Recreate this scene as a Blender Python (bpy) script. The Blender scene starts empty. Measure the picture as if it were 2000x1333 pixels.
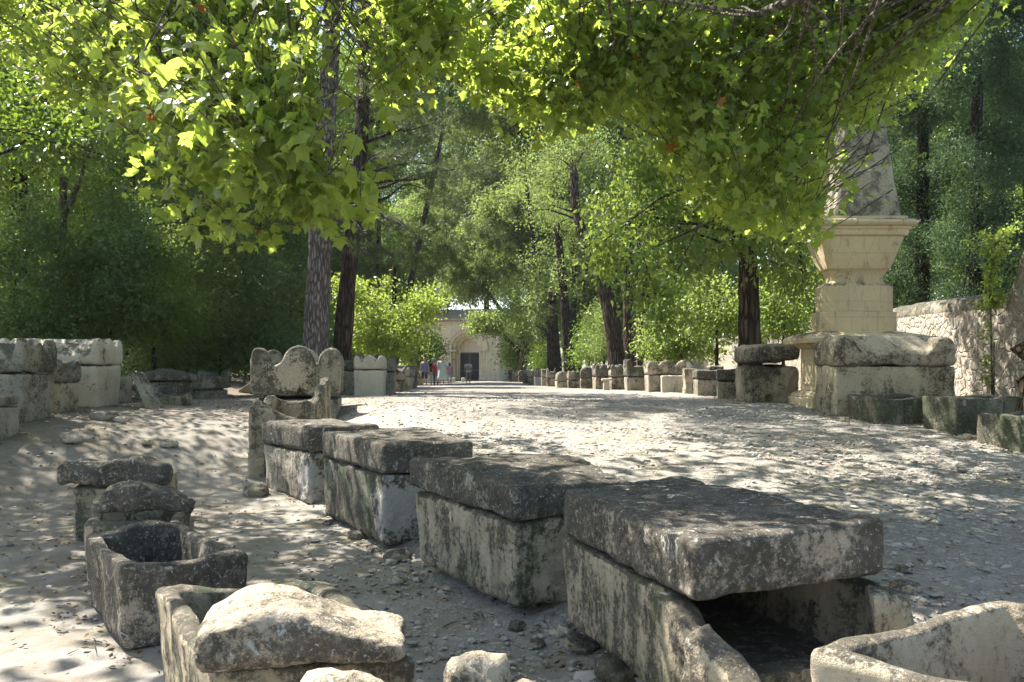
import bpy, math, random
import numpy as np
from mathutils import Vector

# ------------------------------------------------------------------ camera, sky, sun, exposure
C = bpy.context.scene
COL = C.collection
F = 1600.0            # focal length in photo pixels (2000 px wide)
HV = 722.0            # row of the horizon
CZ = 1.8              # eye height above the low foreground ground
cam = bpy.data.cameras.new("camera"); camo = bpy.data.objects.new("camera", cam); COL.objects.link(camo)
cam.sensor_width = 36.0; cam.lens = 36.0 * F / 2000.0
cam.shift_y = (HV - 666.5) / 2000.0
cam.clip_start = 0.1; cam.clip_end = 1500.0
camo.location = (0, 0, CZ); camo.rotation_euler = (math.radians(90), 0, 0)
C.camera = camo

SUN_AZ, SUN_EL = -52.0, 52.0      # degrees: azimuth measured clockwise from straight ahead
w = bpy.data.worlds.new("World"); C.world = w; w.use_nodes = True
wn = w.node_tree; bg = wn.nodes["Background"]
sky = wn.nodes.new("ShaderNodeTexSky"); sky.sky_type = 'NISHITA'; sky.sun_disc = False
sky.sun_elevation = math.radians(SUN_EL); sky.sun_rotation = math.radians(SUN_AZ % 360)
sky.air_density = 1.0; sky.dust_density = 1.5; sky.ozone_density = 1.0
wn.links.new(sky.outputs[0], bg.inputs[0]); bg.inputs[1].default_value = 0.105
sl = bpy.data.lights.new("sun", 'SUN'); sl.energy = 5.0; sl.angle = math.radians(0.5); sl.color = (1.0, 0.95, 0.875)
so = bpy.data.objects.new("sun", sl); COL.objects.link(so)
a_, e_ = math.radians(SUN_AZ), math.radians(SUN_EL)
S = Vector((math.sin(a_) * math.cos(e_), math.cos(a_) * math.cos(e_), math.sin(e_)))
so.rotation_euler = (-S).to_track_quat('-Z', 'Y').to_euler(); so.location = S * 60
C.view_settings.view_transform = 'Standard'; C.view_settings.look = 'None'
C.view_settings.exposure = 1.92; C.view_settings.gamma = 1.0
C.cycles.max_bounces = 8; C.cycles.diffuse_bounces = 4; C.cycles.glossy_bounces = 2
C.cycles.transmission_bounces = 4; C.cycles.transparent_max_bounces = 4
C.cycles.use_denoising = True

# ------------------------------------------------------------------ numeric helpers
def ss(x, a, b):
    t = np.clip((np.asarray(x, float) - a) / (b - a), 0, 1); return t * t * (3 - 2 * t)

def _hash(i, j, k, seed):
    n = (i * 73856093) ^ (j * 19349663) ^ (k * 83492791) ^ (seed * 2654435761 & 0x7fffffff)
    n = n & 0x7fffffff
    n = (n ^ (n >> 13)) * 1274126177 & 0x7fffffff
    n = (n ^ (n >> 16)) & 0xffffff
    return n / float(0xffffff) * 2 - 1

def vnoise(P, seed=0):
    P = np.asarray(P, float); I = np.floor(P).astype(np.int64); f = P - I; f = f * f * (3 - 2 * f)
    r = 0
    for dx in (0, 1):
        wx = f[..., 0] if dx else 1 - f[..., 0]
        for dy in (0, 1):
            wy = f[..., 1] if dy else 1 - f[..., 1]
            for dz in (0, 1):
                wz = f[..., 2] if dz else 1 - f[..., 2]
                r = r + wx * wy * wz * _hash(I[..., 0] + dx, I[..., 1] + dy, I[..., 2] + dz, seed)
    return r

def fbm(P, seed=0, octv=4, gain=0.5):
    r = 0; a = 1; P = np.asarray(P, float)
    for o in range(octv):
        r = r + a * vnoise(P * (2.03 ** o) + o * 17.3, seed + o); a *= gain
    return r

KY = [-30, 8, 10.5, 12, 13.2, 14.4, 15.8, 18, 21, 24, 34, 50, 66, 90, 600]
KH = [1.9, 1.87, 1.84, 1.80, 1.70, 1.42, 1.10, .84, .76, .76, .88, 1.0, 1.08, 1.15, 1.25]
KYR = [-30, 3, 5.2, 8, 10.6, 14.2, 17, 24, 34, 50, 66, 90, 600]
KHR = [2.1, 1.68, 1.5, 1.28, 1.07, .79, .70, .75, .88, 1.0, 1.08, 1.15, 1.25]
def gz(X, Y):
    """height of the ground"""
    X = np.asarray(X, float); Y = np.asarray(Y, float)
    ye = Y + 4.6 * ss(-(X + 1), 2.4, 9)
    h = (np.interp(ye, KY, KH) + np.interp(ye - .5, KY, KH) + np.interp(ye + .5, KY, KH)) / 3
    hr = (np.interp(Y, KYR, KHR) + np.interp(Y - .7, KYR, KHR) + np.interp(Y + .7, KYR, KHR)) / 3; xr = np.interp(Y, [4, 6.4, 8.6, 11.4, 14, 20], [1.9, .9, -.4, -1.8, -2.8, -4]); k = ss(X - xr, -1.2, .6); h = h * (1 - k) + hr * k
    h = h - .2 * ss(X, .2, 1.6) * (1 - ss(Y, 6, 10)) * (1 - k)
    h = h - .5 * ss(-X, 9.2, 13) * ss(Y, 17, 24)
    return CZ - h

def gpt(X, Y): return float(gz(X, Y))

def px(u, v, Y):
    return ((u - 1000) / F * Y, Y, CZ + (HV - v) / F * Y)
def pX(u, Y): return (u - 1000) / F * Y
_ys = np.concatenate([np.linspace(2.5, 20, 900), np.linspace(20, 150, 1300)])
def ground_at(u, v):
    vv = HV + F * (CZ - gz(pX(u, _ys), _ys)) / _ys
    k = np.where(vv <= v)[0]; Y = float(_ys[k[0]]) if len(k) else 100.0
    return pX(u, Y), Y

# ------------------------------------------------------------------ object helpers
def mesh(name, V, Fs, smooth=True):
    """Fs: list of (n,k) int arrays"""
    me = bpy.data.meshes.new(name); V = np.ascontiguousarray(V, dtype=np.float32)
    me.vertices.add(len(V)); me.vertices.foreach_set("co", V.ravel())
    Fs = [np.asarray(f, dtype=np.int32) for f in Fs if len(f)]
    li = np.concatenate([f.ravel() for f in Fs])
    tot = np.concatenate([np.full(len(f), f.shape[1], dtype=np.int32) for f in Fs])
    st = np.concatenate([[0], np.cumsum(tot)[:-1]]).astype(np.int32)
    me.loops.add(len(li)); me.loops.foreach_set("vertex_index", li)
    me.polygons.add(len(tot)); me.polygons.foreach_set("loop_start", st); me.polygons.foreach_set("loop_total", tot)
    me.polygons.foreach_set("use_smooth", np.full(len(tot), smooth, dtype=bool))
    me.update(calc_edges=True); me.validate()
    return me

def tag(o, label=None, cat=None, group=None, kind=None):
    if label: o["label"] = label
    if cat: o["category"] = cat
    if group: o["group"] = group
    if kind: o["kind"] = kind
    return o

def thing(name, label, cat, loc=(0, 0, 0), group=None, rz=0):
    o = bpy.data.objects.new(name, None); COL.objects.link(o); o.location = loc; o.rotation_euler = (0, 0, rz)
    o.empty_display_size = .2
    return tag(o, label, cat, group)

def obj(name, me, m, parent=None, label=None):
    o = bpy.data.objects.new(name, me); COL.objects.link(o)
    if m is not None: me.materials.append(m)
    if parent is not None: o.parent = parent
    if label: o["label"] = label
    return o

class MB:
    """collects pieces of one mesh"""
    def __init__(s): s.V = []; s.F = {}; s.n = 0
    def add(s, V, *Fs):
        V = np.asarray(V, float)
        for f in Fs:
            f = np.asarray(f)
            if len(f): s.F.setdefault(f.shape[1], []).append(f + s.n)
        s.V.append(V); s.n += len(V); return s
    def build(s, name, m, parent=None, smooth=True, org=(0, 0, 0), label=None):
        V = np.concatenate(s.V) - np.asarray(org)
        return obj(name, mesh(name, V, [np.concatenate(x) for x in s.F.values()], smooth), m, parent, label)

def tube(pts, rad, n=8, cap=True, flute=0.0, seed=0, noise=0.0, elong=1.0):
    pts = np.asarray(pts, float); m = len(pts); rad = np.broadcast_to(np.asarray(rad, float), (m,))
    T = np.gradient(pts, axis=0); T /= np.linalg.norm(T, axis=1)[:, None] + 1e-9
    ref = np.array([0, 1., 0]) if abs(T[0][1]) < .8 else np.array([1., 0, 0])
    A = np.cross(T, ref); A /= np.linalg.norm(A, axis=1)[:, None] + 1e-9; B = np.cross(T, A)
    th = np.arange(n) / n * 2 * np.pi
    R = np.repeat(rad[:, None], n, 1)
    if flute: R = R * (1 + flute * np.sin(th * 5 + seed)[None] * .6 + flute * np.sin(th * 9 + seed * 2.1)[None] * .4)
    V = pts[:, None] + A[:, None] * (np.cos(th)[None, :, None] * R[..., None]) * elong + B[:, None] * (np.sin(th)[None, :, None] * R[..., None])
    V = V.reshape(-1, 3)
    if noise:
        D = V - np.repeat(pts, n, 0); D /= np.linalg.norm(D, axis=1)[:, None] + 1e-9
        V = V + D * (fbm(V * 5, seed, 4) * noise * np.repeat(rad, n) / max(rad.max(), 1e-6))[:, None]
    i = np.arange(m - 1)[:, None] * n; j = np.arange(n)[None]; j2 = (j + 1) % n
    Q = np.stack([i + j, i + j2, i + n + j2, i + n + j], -1).reshape(-1, 4)
    if not cap: return V, Q
    V = np.vstack([V, pts[:1], pts[-1:]]); a = m * n
    jj = np.arange(n); T3 = np.vstack([np.stack([np.full(n, a), (jj + 1) % n, jj], 1), np.stack([np.full(n, a + 1), (m - 1) * n + jj, (m - 1) * n + (jj + 1) % n], 1)])
    return V, Q, T3

def curve(P, n):
    """smooth polyline through control points"""
    P = np.asarray(P, float); k = len(P); t = np.linspace(0, k - 1, n); out = []
    Pe = np.vstack([2 * P[0] - P[1], P, 2 * P[-1] - P[-2]])
    for x in t:
        i = min(int(x), k - 2); f = x - i; a, b, c, d = Pe[i], Pe[i + 1], Pe[i + 2], Pe[i + 3]
        out.append(.5 * ((2 * b) + (-a + c) * f + (2 * a - 5 * b + 4 * c - d) * f * f + (-a + 3 * b - 3 * c + d) * f ** 3))
    return np.array(out)

def vnormals(V, Q):
    n = np.cross(V[Q[:, 2]] - V[Q[:, 0]], V[Q[:, 3]] - V[Q[:, 1]]); N = np.zeros_like(V)
    for k in range(4): np.add.at(N, Q[:, k], n)
    return N / (np.linalg.norm(N, axis=1)[:, None] + 1e-12)

_cube = {}
def cubegrid(nx, ny, nz):
    key = (nx, ny, nz)
    if key in _cube: return _cube[key]
    V = []; Q = []; n0 = 0
    def face(na, nb, fn):
        nonlocal n0
        a, b = np.meshgrid(np.linspace(-1, 1, na + 1), np.linspace(-1, 1, nb + 1), indexing='ij')
        V.append(fn(a.ravel(), b.ravel()))
        i = np.arange(na)[:, None] * (nb + 1) + np.arange(nb)[None]
        Q.append((np.stack([i, i + nb + 1, i + nb + 2, i + 1], -1).reshape(-1, 4)) + n0); n0 += (na + 1) * (nb + 1)
    o = lambda a: np.ones_like(a)
    face(nx, ny, lambda a, b: np.stack([a, b, o(a)], 1)); face(ny, nx, lambda a, b: np.stack([b, a, -o(a)], 1))
    face(ny, nz, lambda a, b: np.stack([o(a), a, b], 1)); face(nz, ny, lambda a, b: np.stack([-o(a), b, a], 1))
    face(nz, nx, lambda a, b: np.stack([b, o(a), a], 1)); face(nx, nz, lambda a, b: np.stack([a, -o(a), b], 1))
    V = np.concatenate(V); Q = np.concatenate(Q)
    U, inv = np.unique(np.round(V, 5), axis=0, return_inverse=True); inv = inv.ravel()
    _cube[key] = (U, inv[Q]); return _cube[key]

def warpquad(x, y, quad):
    """x,y in [-1,1] -> plan quad (near-left, near-right, far-right, far-left)"""
    q = np.asarray(quad, float); s = (x + 1)[:, None] / 2; t = (y + 1)[:, None] / 2
    return (1 - s) * (1 - t) * q[0] + s * (1 - t) * q[1] + s * t * q[2] + (1 - s) * t * q[3]

def qscale(quad, k, kx=None):
    q = np.asarray(quad, float); c = q.mean(0); return c + (q - c) * k
def rectq(cx, cy, W, L, ang):
    """plan rectangle: L along local y, turned by ang radians (counterclockwise)"""
    c, s = math.cos(ang), math.sin(ang)
    return [(cx + x * c - y * s, cy + x * s + y * c) for x, y in ((-W / 2, -L / 2), (W / 2, -L / 2), (W / 2, L / 2), (-W / 2, L / 2))]

def block(quad, z0, z1, r=.05, amp=.015, taper=0, top=None, bot=None, seed=0, res=.04, freq=3.0, shear=(0, 0), big=None):
    """rounded, weathered stone block over a plan quad; top(x,y) and bot(x,y) take unit coords and return extra height"""
    q = np.asarray(quad, float)
    W = .5 * (np.linalg.norm(q[1] - q[0]) + np.linalg.norm(q[2] - q[3])); L = .5 * (np.linalg.norm(q[3] - q[0]) + np.linalg.norm(q[2] - q[1])); H = z1 - z0
    n = [int(min(110, max(3, round(d / res)))) for d in (W, L, H)]
    U, Q = cubegrid(*n); a = np.array([W, L, H]) / 2; r = min(r, a.min() * .95)
    # pull more grid lines to the edges
    U2 = np.sign(U) * (1 - (1 - np.abs(U)) ** 1.25)
    P = U2 * a; c = np.clip(P, -(a - r), a - r); d = P - c; ln = np.linalg.norm(d, axis=1)[:, None]
    P = np.where(ln > 1e-9, c + d / np.maximum(ln, 1e-9) * r, P)
    u = P / a; f = (u[:, 2] + 1) / 2
    k = (1 - taper * (1 - f))
    XY = warpquad(u[:, 0] * k, u[:, 1] * k, q)
    zt = z1 + (top(u[:, 0], u[:, 1]) if top else 0); zb = z0 + (bot(u[:, 0], u[:, 1]) if bot else 0)
    Z = zb + f * (zt - zb)
    V = np.column_stack([XY, Z])
    N = vnormals(V, Q)
    bigamp = amp * .6 if big is None else big
    pit = np.clip(fbm(V * 7.5, seed + 3, 3, .6) - .35, 0, 1)
    V = V + N * (fbm(V * freq, seed, 6, .6) * amp + vnoise(V * 1.1, seed + 9) * bigamp - pit * amp * 1.3)[:, None]
    return V, Q

def trough(quad, z0, z1, wall=.12, floor=.16, rim=None, amp=.015, seed=0, res=.05, taper=.04, freq=3.0, rr=.08, soft=.35):
    """open stone chest; rim(x,y) (unit plan coords) returns extra height of the wall there"""
    q = np.asarray(quad, float)
    W = .5 * (np.linalg.norm(q[1] - q[0]) + np.linalg.norm(q[2] - q[3])); L = .5 * (np.linalg.norm(q[3] - q[0]) + np.linalg.norm(q[2] - q[1])); H = z1 - z0
    per = int(2 * (W + L) / res); m = max(24, per)
    # rounded rectangle perimeter
    def peri(ins, cr):
        w2, l2 = W / 2 - ins, L / 2 - ins; cr = min(cr, w2 * .6, l2 * .6)
        segs = []; t = np.linspace(0, 1, m, endpoint=False) * (4 * (w2 + l2))
        # even perimeter of the sharp rectangle, then round the corners
        x = np.piecewise(t, [t < 2 * w2, (t >= 2 * w2) & (t < 2 * w2 + 2 * l2), (t >= 2 * w2 + 2 * l2) & (t < 4 * w2 + 2 * l2)],
                         [lambda s: s - w2, lambda s: 0 * s + w2, lambda s: w2 - (s - 2 * w2 - 2 * l2), lambda s: 0 * s - w2])
        y = np.piecewise(t, [t < 2 * w2, (t >= 2 * w2) & (t < 2 * w2 + 2 * l2), (t >= 2 * w2 + 2 * l2) & (t < 4 * w2 + 2 * l2)],
                         [lambda s: 0 * s - l2, lambda s: s - 2 * w2 - l2, lambda s: 0 * s + l2, lambda s: l2 - (s - 4 * w2 - 2 * l2)])
        P = np.stack([x, y], 1); c = np.clip(P, [-(w2 - cr), -(l2 - cr)], [w2 - cr, l2 - cr]); d = P - c
        ln = np.linalg.norm(d, axis=1)[:, None]
        return np.where(ln > 1e-9, c + d / np.maximum(ln, 1e-9) * cr, P)
    nz = max(6, int(H / res)); wr = wall * soft
    prof = [(W * .25, 0, 0)] + [(0.02, 0, 0)] + [(0, f, 0) for f in np.linspace(.02, .94, nz)]
    prof += [(wr * (1 - math.cos(a)), .94 + .06 * math.sin(a), 0) for a in np.linspace(.4, math.pi / 2, 4)]
    prof += [(wall * .5, 1.005, 0)]
    prof += [(wall - wr * (1 - math.sin(a)), .94 + .06 * math.cos(a), 1) for a in np.linspace(0, math.pi / 2 - .4, 4)]
    prof += [(wall + .02 * (1 - f), f, 1) for f in np.linspace(.9, 0, nz)]
    prof += [(wall + .06, 0, 2), (wall + (W / 2 - wall) * .6, 0, 2)]
    rings = []
    for ins, f, side in prof:
        P = peri(ins, rr if side == 0 else rr * .8); O = peri(min(ins, wall * .5), rr)
        u = O / np.array([W / 2, L / 2])
        top = z1 + (rim(u[:, 0], u[:, 1]) if rim else 0)
        top = np.maximum(top + np.zeros(m), z0 + floor + .02)
        if side == 0: Z = z0 + f * (top - z0)
        elif side == 1: Z = (z0 + floor) + f * (top - z0 - floor)
        else: Z = np.full(m, z0 + floor - .01)
        k = 1 - taper * (1 - (Z - z0) / H)
        uv = P / np.array([W / 2, L / 2]) * k[:, None]
        rings.append(np.column_stack([warpquad(uv[:, 0], uv[:, 1], q), Z]))
    R = len(rings); V = np.concatenate(rings)
    i = np.arange(R - 1)[:, None] * m; j = np.arange(m)[None]; j2 = (j + 1) % m
    Q = np.stack([i + j, i + j2, i + m + j2, i + m + j], -1).reshape(-1, 4)
    N = vnormals(V, Q)
    V = V + N * (fbm(V * freq, seed, 5, .55) * amp + vnoise(V * 1.3, seed + 5) * amp)[:, None]
    c0 = V[:m].mean(0); c1 = V[-m:].mean(0); V = np.vstack([V, c0, c1]); jj = np.arange(m); b = (R - 1) * m
    T = np.vstack([np.stack([np.full(m, R * m), (jj + 1) % m, jj], 1), np.stack([np.full(m, R * m + 1), b + jj, b + (jj + 1) % m], 1)])
    return V, Q, T

# ------------------------------------------------------------------ materials
def newmat(name):
    m = bpy.data.materials.new(name); m.use_nodes = True; nt = m.node_tree
    for n in list(nt.nodes):
        if n.type != 'OUTPUT_MATERIAL' and n.type != 'BSDF_PRINCIPLED': nt.nodes.remove(n)
    return m, nt, nt.nodes["Principled BSDF"], nt.nodes["Material Output"]

class G:
    """small node-graph helper"""
    def __init__(s, nt): s.nt = nt
    def n(s, t, **k):
        nd = s.nt.nodes.new("ShaderNode" + t)
        for a, b in k.items(): setattr(nd, a, b)
        return nd
    def l(s, a, b): s.nt.links.new(a, b)
    def setin(s, sock, v):
        if hasattr(v, "is_linked") or hasattr(v, "links"): s.l(v, sock)
        else: sock.default_value = v
    def math(s, op, a, b=0.0, c=None, clamp=False):
        nd = s.n("Math", operation=op, use_clamp=clamp); s.setin(nd.inputs[0], a); s.setin(nd.inputs[1], b)
        if c is not None: s.setin(nd.inputs[2], c)
        return nd.outputs[0]
    def noise(s, vec, scale, detail=4, rough=.55, dist=0.0):
        nd = s.n("TexNoise"); s.l(vec, nd.inputs["Vector"]); nd.inputs["Scale"].default_value = scale
        nd.inputs["Detail"].default_value = detail; nd.inputs["Roughness"].default_value = rough; nd.inputs["Distortion"].default_value = dist
        return nd.outputs[0]
    def vor(s, vec, scale, feat='F1', rnd=1.0):
        nd = s.n("TexVoronoi", feature=feat); s.l(vec, nd.inputs["Vector"]); nd.inputs["Scale"].default_value = scale; nd.inputs["Randomness"].default_value = rnd
        return nd
    def ramp(s, f, a, b, smooth=True):
        nd = s.n("MapRange", interpolation_type='SMOOTHSTEP' if smooth else 'LINEAR'); s.setin(nd.inputs[0], f); nd.inputs[1].default_value = a; nd.inputs[2].default_value = b
        return nd.outputs[0]
    def mix(s, f, a, b):
        nd = s.n("Mix", data_type='RGBA'); s.setin(nd.inputs[0], f)
        for i, v in ((6, a), (7, b)):
            if isinstance(v, tuple): nd.inputs[i].default_value = (*v, 1)
            else: s.l(v, nd.inputs[i])
        return nd.outputs[2]
    def vscale(s, vec, sc):
        nd = s.n("VectorMath", operation='MULTIPLY'); s.l(vec, nd.inputs[0]); nd.inputs[1].default_value = sc; return nd.outputs[0]
    def vadd(s, vec, v2):
        nd = s.n("VectorMath", operation='ADD'); s.l(vec, nd.inputs[0]); s.setin(nd.inputs[1], v2); return nd.outputs[0]
    def bump(s, h, strength=.5, dist=.02, nrm=None):
        nd = s.n("Bump"); s.l(h, nd.inputs["Height"]); nd.inputs["Strength"].default_value = strength; nd.inputs["Distance"].default_value = dist
        if nrm is not None: s.l(nrm, nd.inputs["Normal"])
        return nd.outputs[0]

def stone_mat(name, base, base2, crust=(.035, .032, .028), amt=.0, topw=.25, pale=.5, green=0.0, streak=.3, bump=.6, patch=None):
    m, nt, bs, out = newmat(name); g = G(nt)
    tc = g.n("TexCoord"); oi = g.n("ObjectInfo"); geo = g.n("NewGeometry")
    off = g.n("CombineXYZ"); r50 = g.math('MULTIPLY', oi.outputs["Random"], 60.0); g.l(r50, off.inputs[0]); g.l(r50, off.inputs[2])
    P = g.vadd(tc.outputs["Object"], off.outputs[0])
    big = g.noise(P, 1.3, 5, .6, .4); med = g.noise(P, 5.5, 7, .65); fine = g.noise(P, 26, 7, .72); mic = g.noise(P, 110, 3, .7)
    st = g.noise(g.vscale(P, (7, 7, .55)), 1.6, 6, .6, .3)
    col = g.mix(g.ramp(big, .3, .7), base, base2)
    col = g.mix(g.math('MULTIPLY', g.ramp(fine, .35, .75), .35), col, (base[0] * .55, base[1] * .5, base[2] * .42))
    sep = g.n("SeparateXYZ"); g.l(geo.outputs["Normal"], sep.inputs[0])
    up = g.ramp(sep.outputs[2], .2, .95)
    s0 = g.math('MULTIPLY', big, .55); s0 = g.math('MULTIPLY_ADD', med, .55, s0); s0 = g.math('MULTIPLY_ADD', fine, .62, s0); s0 = g.math('MULTIPLY_ADD', mic, .25, s0)
    s0 = g.math('MULTIPLY_ADD', st, streak, s0); s0 = g.math('MULTIPLY_ADD', up, topw, s0)
    mask = g.ramp(g.math('ADD', s0, amt - .8 - .245 - streak * .5 + .12), -.02, .13)
    crc = g.mix(g.ramp(med, .35, .65), crust, (crust[0] * 2.2, crust[1] * 2.1, crust[2] * 1.8))
    crc = g.mix(g.ramp(g.noise(P, 3.1, 6, .6), .42, .62), crc, (.088, .077, .062)); wear = g.ramp(g.noise(P, 17, 8, .78), .30, .52)
    col = g.mix(g.math('MULTIPLY', mask, g.math('MULTIPLY_ADD', wear, .5, .45)), col, crc)
    if green:
        gm = g.math('MULTIPLY', g.ramp(g.noise(g.vscale(P, (3, 3, .8)), 1.1, 6, .6), .47, .62), green)
        col = g.mix(gm, col, (.075, .10, .05))
    # pale crustose lichen discs and specks
    lv = g.noise(P, 8.5, 6, .7, 1.2); lm = g.math('MULTIPLY', g.ramp(lv, .60, .66), pale)
    sp = g.ramp(g.noise(P, 40, 4, .7), .60, .66); lm2 = g.math('MULTIPLY', sp, pale * .9)
    pc = g.mix(med, (.52, .52, .48), (.36, .38, .32))
    col = g.mix(lm, col, pc); col = g.mix(lm2, col, (.5, .5, .46))
    ye = g.math('MULTIPLY', g.ramp(g.noise(P, 14, 4, .6, .5), .70, .73), .6); col = g.mix(ye, col, (.42, .27, .06))
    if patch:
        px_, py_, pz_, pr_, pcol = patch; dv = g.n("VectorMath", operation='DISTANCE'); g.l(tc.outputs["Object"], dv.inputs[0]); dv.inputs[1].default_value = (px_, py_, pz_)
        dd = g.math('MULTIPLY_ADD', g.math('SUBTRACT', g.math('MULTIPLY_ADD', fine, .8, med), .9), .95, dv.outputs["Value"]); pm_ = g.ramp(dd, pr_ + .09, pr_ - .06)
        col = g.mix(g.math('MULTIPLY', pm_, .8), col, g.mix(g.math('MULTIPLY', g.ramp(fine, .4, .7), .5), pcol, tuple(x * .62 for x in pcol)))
    # pits
    vv = g.vor(P, 34); pit = g.ramp(vv.outputs["Distance"], .0, .22)
    g.l(col, bs.inputs["Base Color"]); bs.inputs["Roughness"].default_value = .93; bs.inputs["Specular IOR Level"].default_value = .15
    h = g.math('MULTIPLY', fine, 1.0); h = g.math('MULTIPLY_ADD', mic, .35, h); h = g.math('MULTIPLY_ADD', med, 1.2, h); h = g.math('MULTIPLY_ADD', pit, .25, h)
    h = g.math('MULTIPLY_ADD', mask, .5, h); g.l(g.bump(h, bump, .06), bs.inputs["Normal"])
    return m

M = {}
M['dark'] = stone_mat("stone_dark_crust", (.40, .345, .26), (.29, .25, .19), amt=.09, topw=.16, pale=.8, streak=.3)
M['darkgreen'] = stone_mat("stone_green_crust", (.28, .27, .20), (.17, .17, .12), amt=.03, topw=.2, pale=.5, green=.55, streak=.5)
M['mid'] = stone_mat("stone_streaked", (.49, .41, .29), (.35, .295, .20), amt=-.03, topw=.25, pale=.4, green=.35, streak=.55)
M['grey'] = stone_mat("stone_grey", (.42, .37, .29), (.30, .26, .20), amt=-.08, topw=.2, pale=.5, green=.3, streak=.35)
M['pale'] = stone_mat("stone_pale", (.62, .55, .43), (.50, .43, .32), amt=-.2, topw=.2, pale=.4, green=.1, streak=.4)
M['lid'] = stone_mat("stone_lid_grey", (.36, .32, .25), (.26, .23, .17), amt=-.03, topw=.15, pale=.5, green=.3, streak=.2)
M['warm'] = stone_mat("stone_warm", (.50, .43, .31), (.38, .32, .22), amt=-.05, topw=.12, pale=.45, green=.12, streak=.25)
M['lichen'] = stone_mat("stone_white_lichen", (.44, .38, .28), (.34, .28, .20), amt=-.0, topw=-.08, pale=1.0, streak=.1)

M['c2'] = stone_mat("stone_streaked_pale_end", (.49, .41, .29), (.35, .295, .20), amt=-.03, topw=.25, pale=.4, green=.35, streak=.55, patch=(.48, -.78, .30, .40, (.50, .42, .31)))  # paler beige area on the near end
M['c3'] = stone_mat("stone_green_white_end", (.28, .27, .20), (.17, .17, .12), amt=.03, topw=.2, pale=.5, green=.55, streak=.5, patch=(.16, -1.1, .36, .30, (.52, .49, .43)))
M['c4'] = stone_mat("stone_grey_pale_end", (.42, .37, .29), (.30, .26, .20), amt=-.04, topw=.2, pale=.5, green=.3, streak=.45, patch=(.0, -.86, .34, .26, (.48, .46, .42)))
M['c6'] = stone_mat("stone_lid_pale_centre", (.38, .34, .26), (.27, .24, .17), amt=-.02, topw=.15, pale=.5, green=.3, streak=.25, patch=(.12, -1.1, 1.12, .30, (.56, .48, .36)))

def ashlar_mat(name, base, base2, amt=-.3, joints=True, bw=.62, bh=.31):
    m, nt, bs, out = newmat(name); g = G(nt); tc = g.n("TexCoord"); P = tc.outputs["Object"]
    big = g.noise(P, .9, 4, .5); fine = g.noise(P, 22, 7, .7); med = g.noise(P, 5, 6, .6); pits = g.noise(P, 45, 3, .6)
    col = g.mix(g.ramp(big, .3, .7), base, base2)
    sx = g.n("SeparateXYZ"); g.l(P, sx.inputs[0]); cx = g.n("CombineXYZ")
    g.l(g.math('ADD', sx.outputs[0], sx.outputs[1]), cx.inputs[0]); g.l(sx.outputs[2], cx.inputs[1])
    br = g.n("TexBrick"); g.l(cx.outputs[0], br.inputs["Vector"]); br.inputs["Scale"].default_value = 1; br.inputs["Brick Width"].default_value = bw; br.inputs["Row Height"].default_value = bh
    br.inputs["Mortar Size"].default_value = .005; br.inputs["Mortar Smooth"].default_value = .3; br.inputs["Color1"].default_value = (0, 0, 0, 1); br.inputs["Color2"].default_value = (1, 1, 1, 1); br.inputs["Mortar"].default_value = (.5, .5, .5, 1)
    var = g.math('MULTIPLY', br.outputs["Color"], .22); col = g.mix(var, col, (base[0] * .72, base[1] * .70, base[2] * .66))
    jf = g.math('MULTIPLY', br.outputs["Fac"], .55 if joints else 0.0); col = g.mix(jf, col, (.26, .21, .15))
    stk = g.noise(g.vscale(P, (5, 5, .45)), 1.4, 6, .65, .4); col = g.mix(g.math('MULTIPLY', g.ramp(stk, .52, .68), .45), col, (.20, .165, .11))
    geo = g.n("NewGeometry"); sep = g.n("SeparateXYZ"); g.l(geo.outputs["Normal"], sep.inputs[0]); up = g.ramp(sep.outputs[2], .1, .9)
    s0 = g.math('MULTIPLY_ADD', med, .7, g.math('MULTIPLY', big, .5)); s0 = g.math('MULTIPLY_ADD', fine, .5, s0); s0 = g.math('MULTIPLY_ADD', up, .15, s0)
    mask = g.ramp(g.math('ADD', s0, amt - .85), 0, .2); col = g.mix(g.math('MULTIPLY', mask, .85), col, (.07, .062, .05))
    col = g.mix(g.math('MULTIPLY', g.ramp(pits, .64, .68), .6), col, (.16, .12, .08))
    g.l(col, bs.inputs["Base Color"]); bs.inputs["Roughness"].default_value = .9; bs.inputs["Specular IOR Level"].default_value = .15
    h = g.math('MULTIPLY_ADD', br.outputs["Fac"], -1.2 if joints else 0, g.math('MULTIPLY', fine, .5))
    g.l(g.bump(h, .5, .012), bs.inputs["Normal"]); return m
M['monument'] = ashlar_mat("cream_ashlar", (.63, .51, .32), (.52, .42, .27), amt=-.06)
M['obelisk'] = ashlar_mat("grey_ashlar", (.38, .34, .26), (.30, .27, .20), amt=.08, bw=.9, bh=.38)
M['church'] = ashlar_mat("church_ashlar", (.76, .68, .52), (.68, .60, .45), bw=.9, bh=.45)

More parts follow.
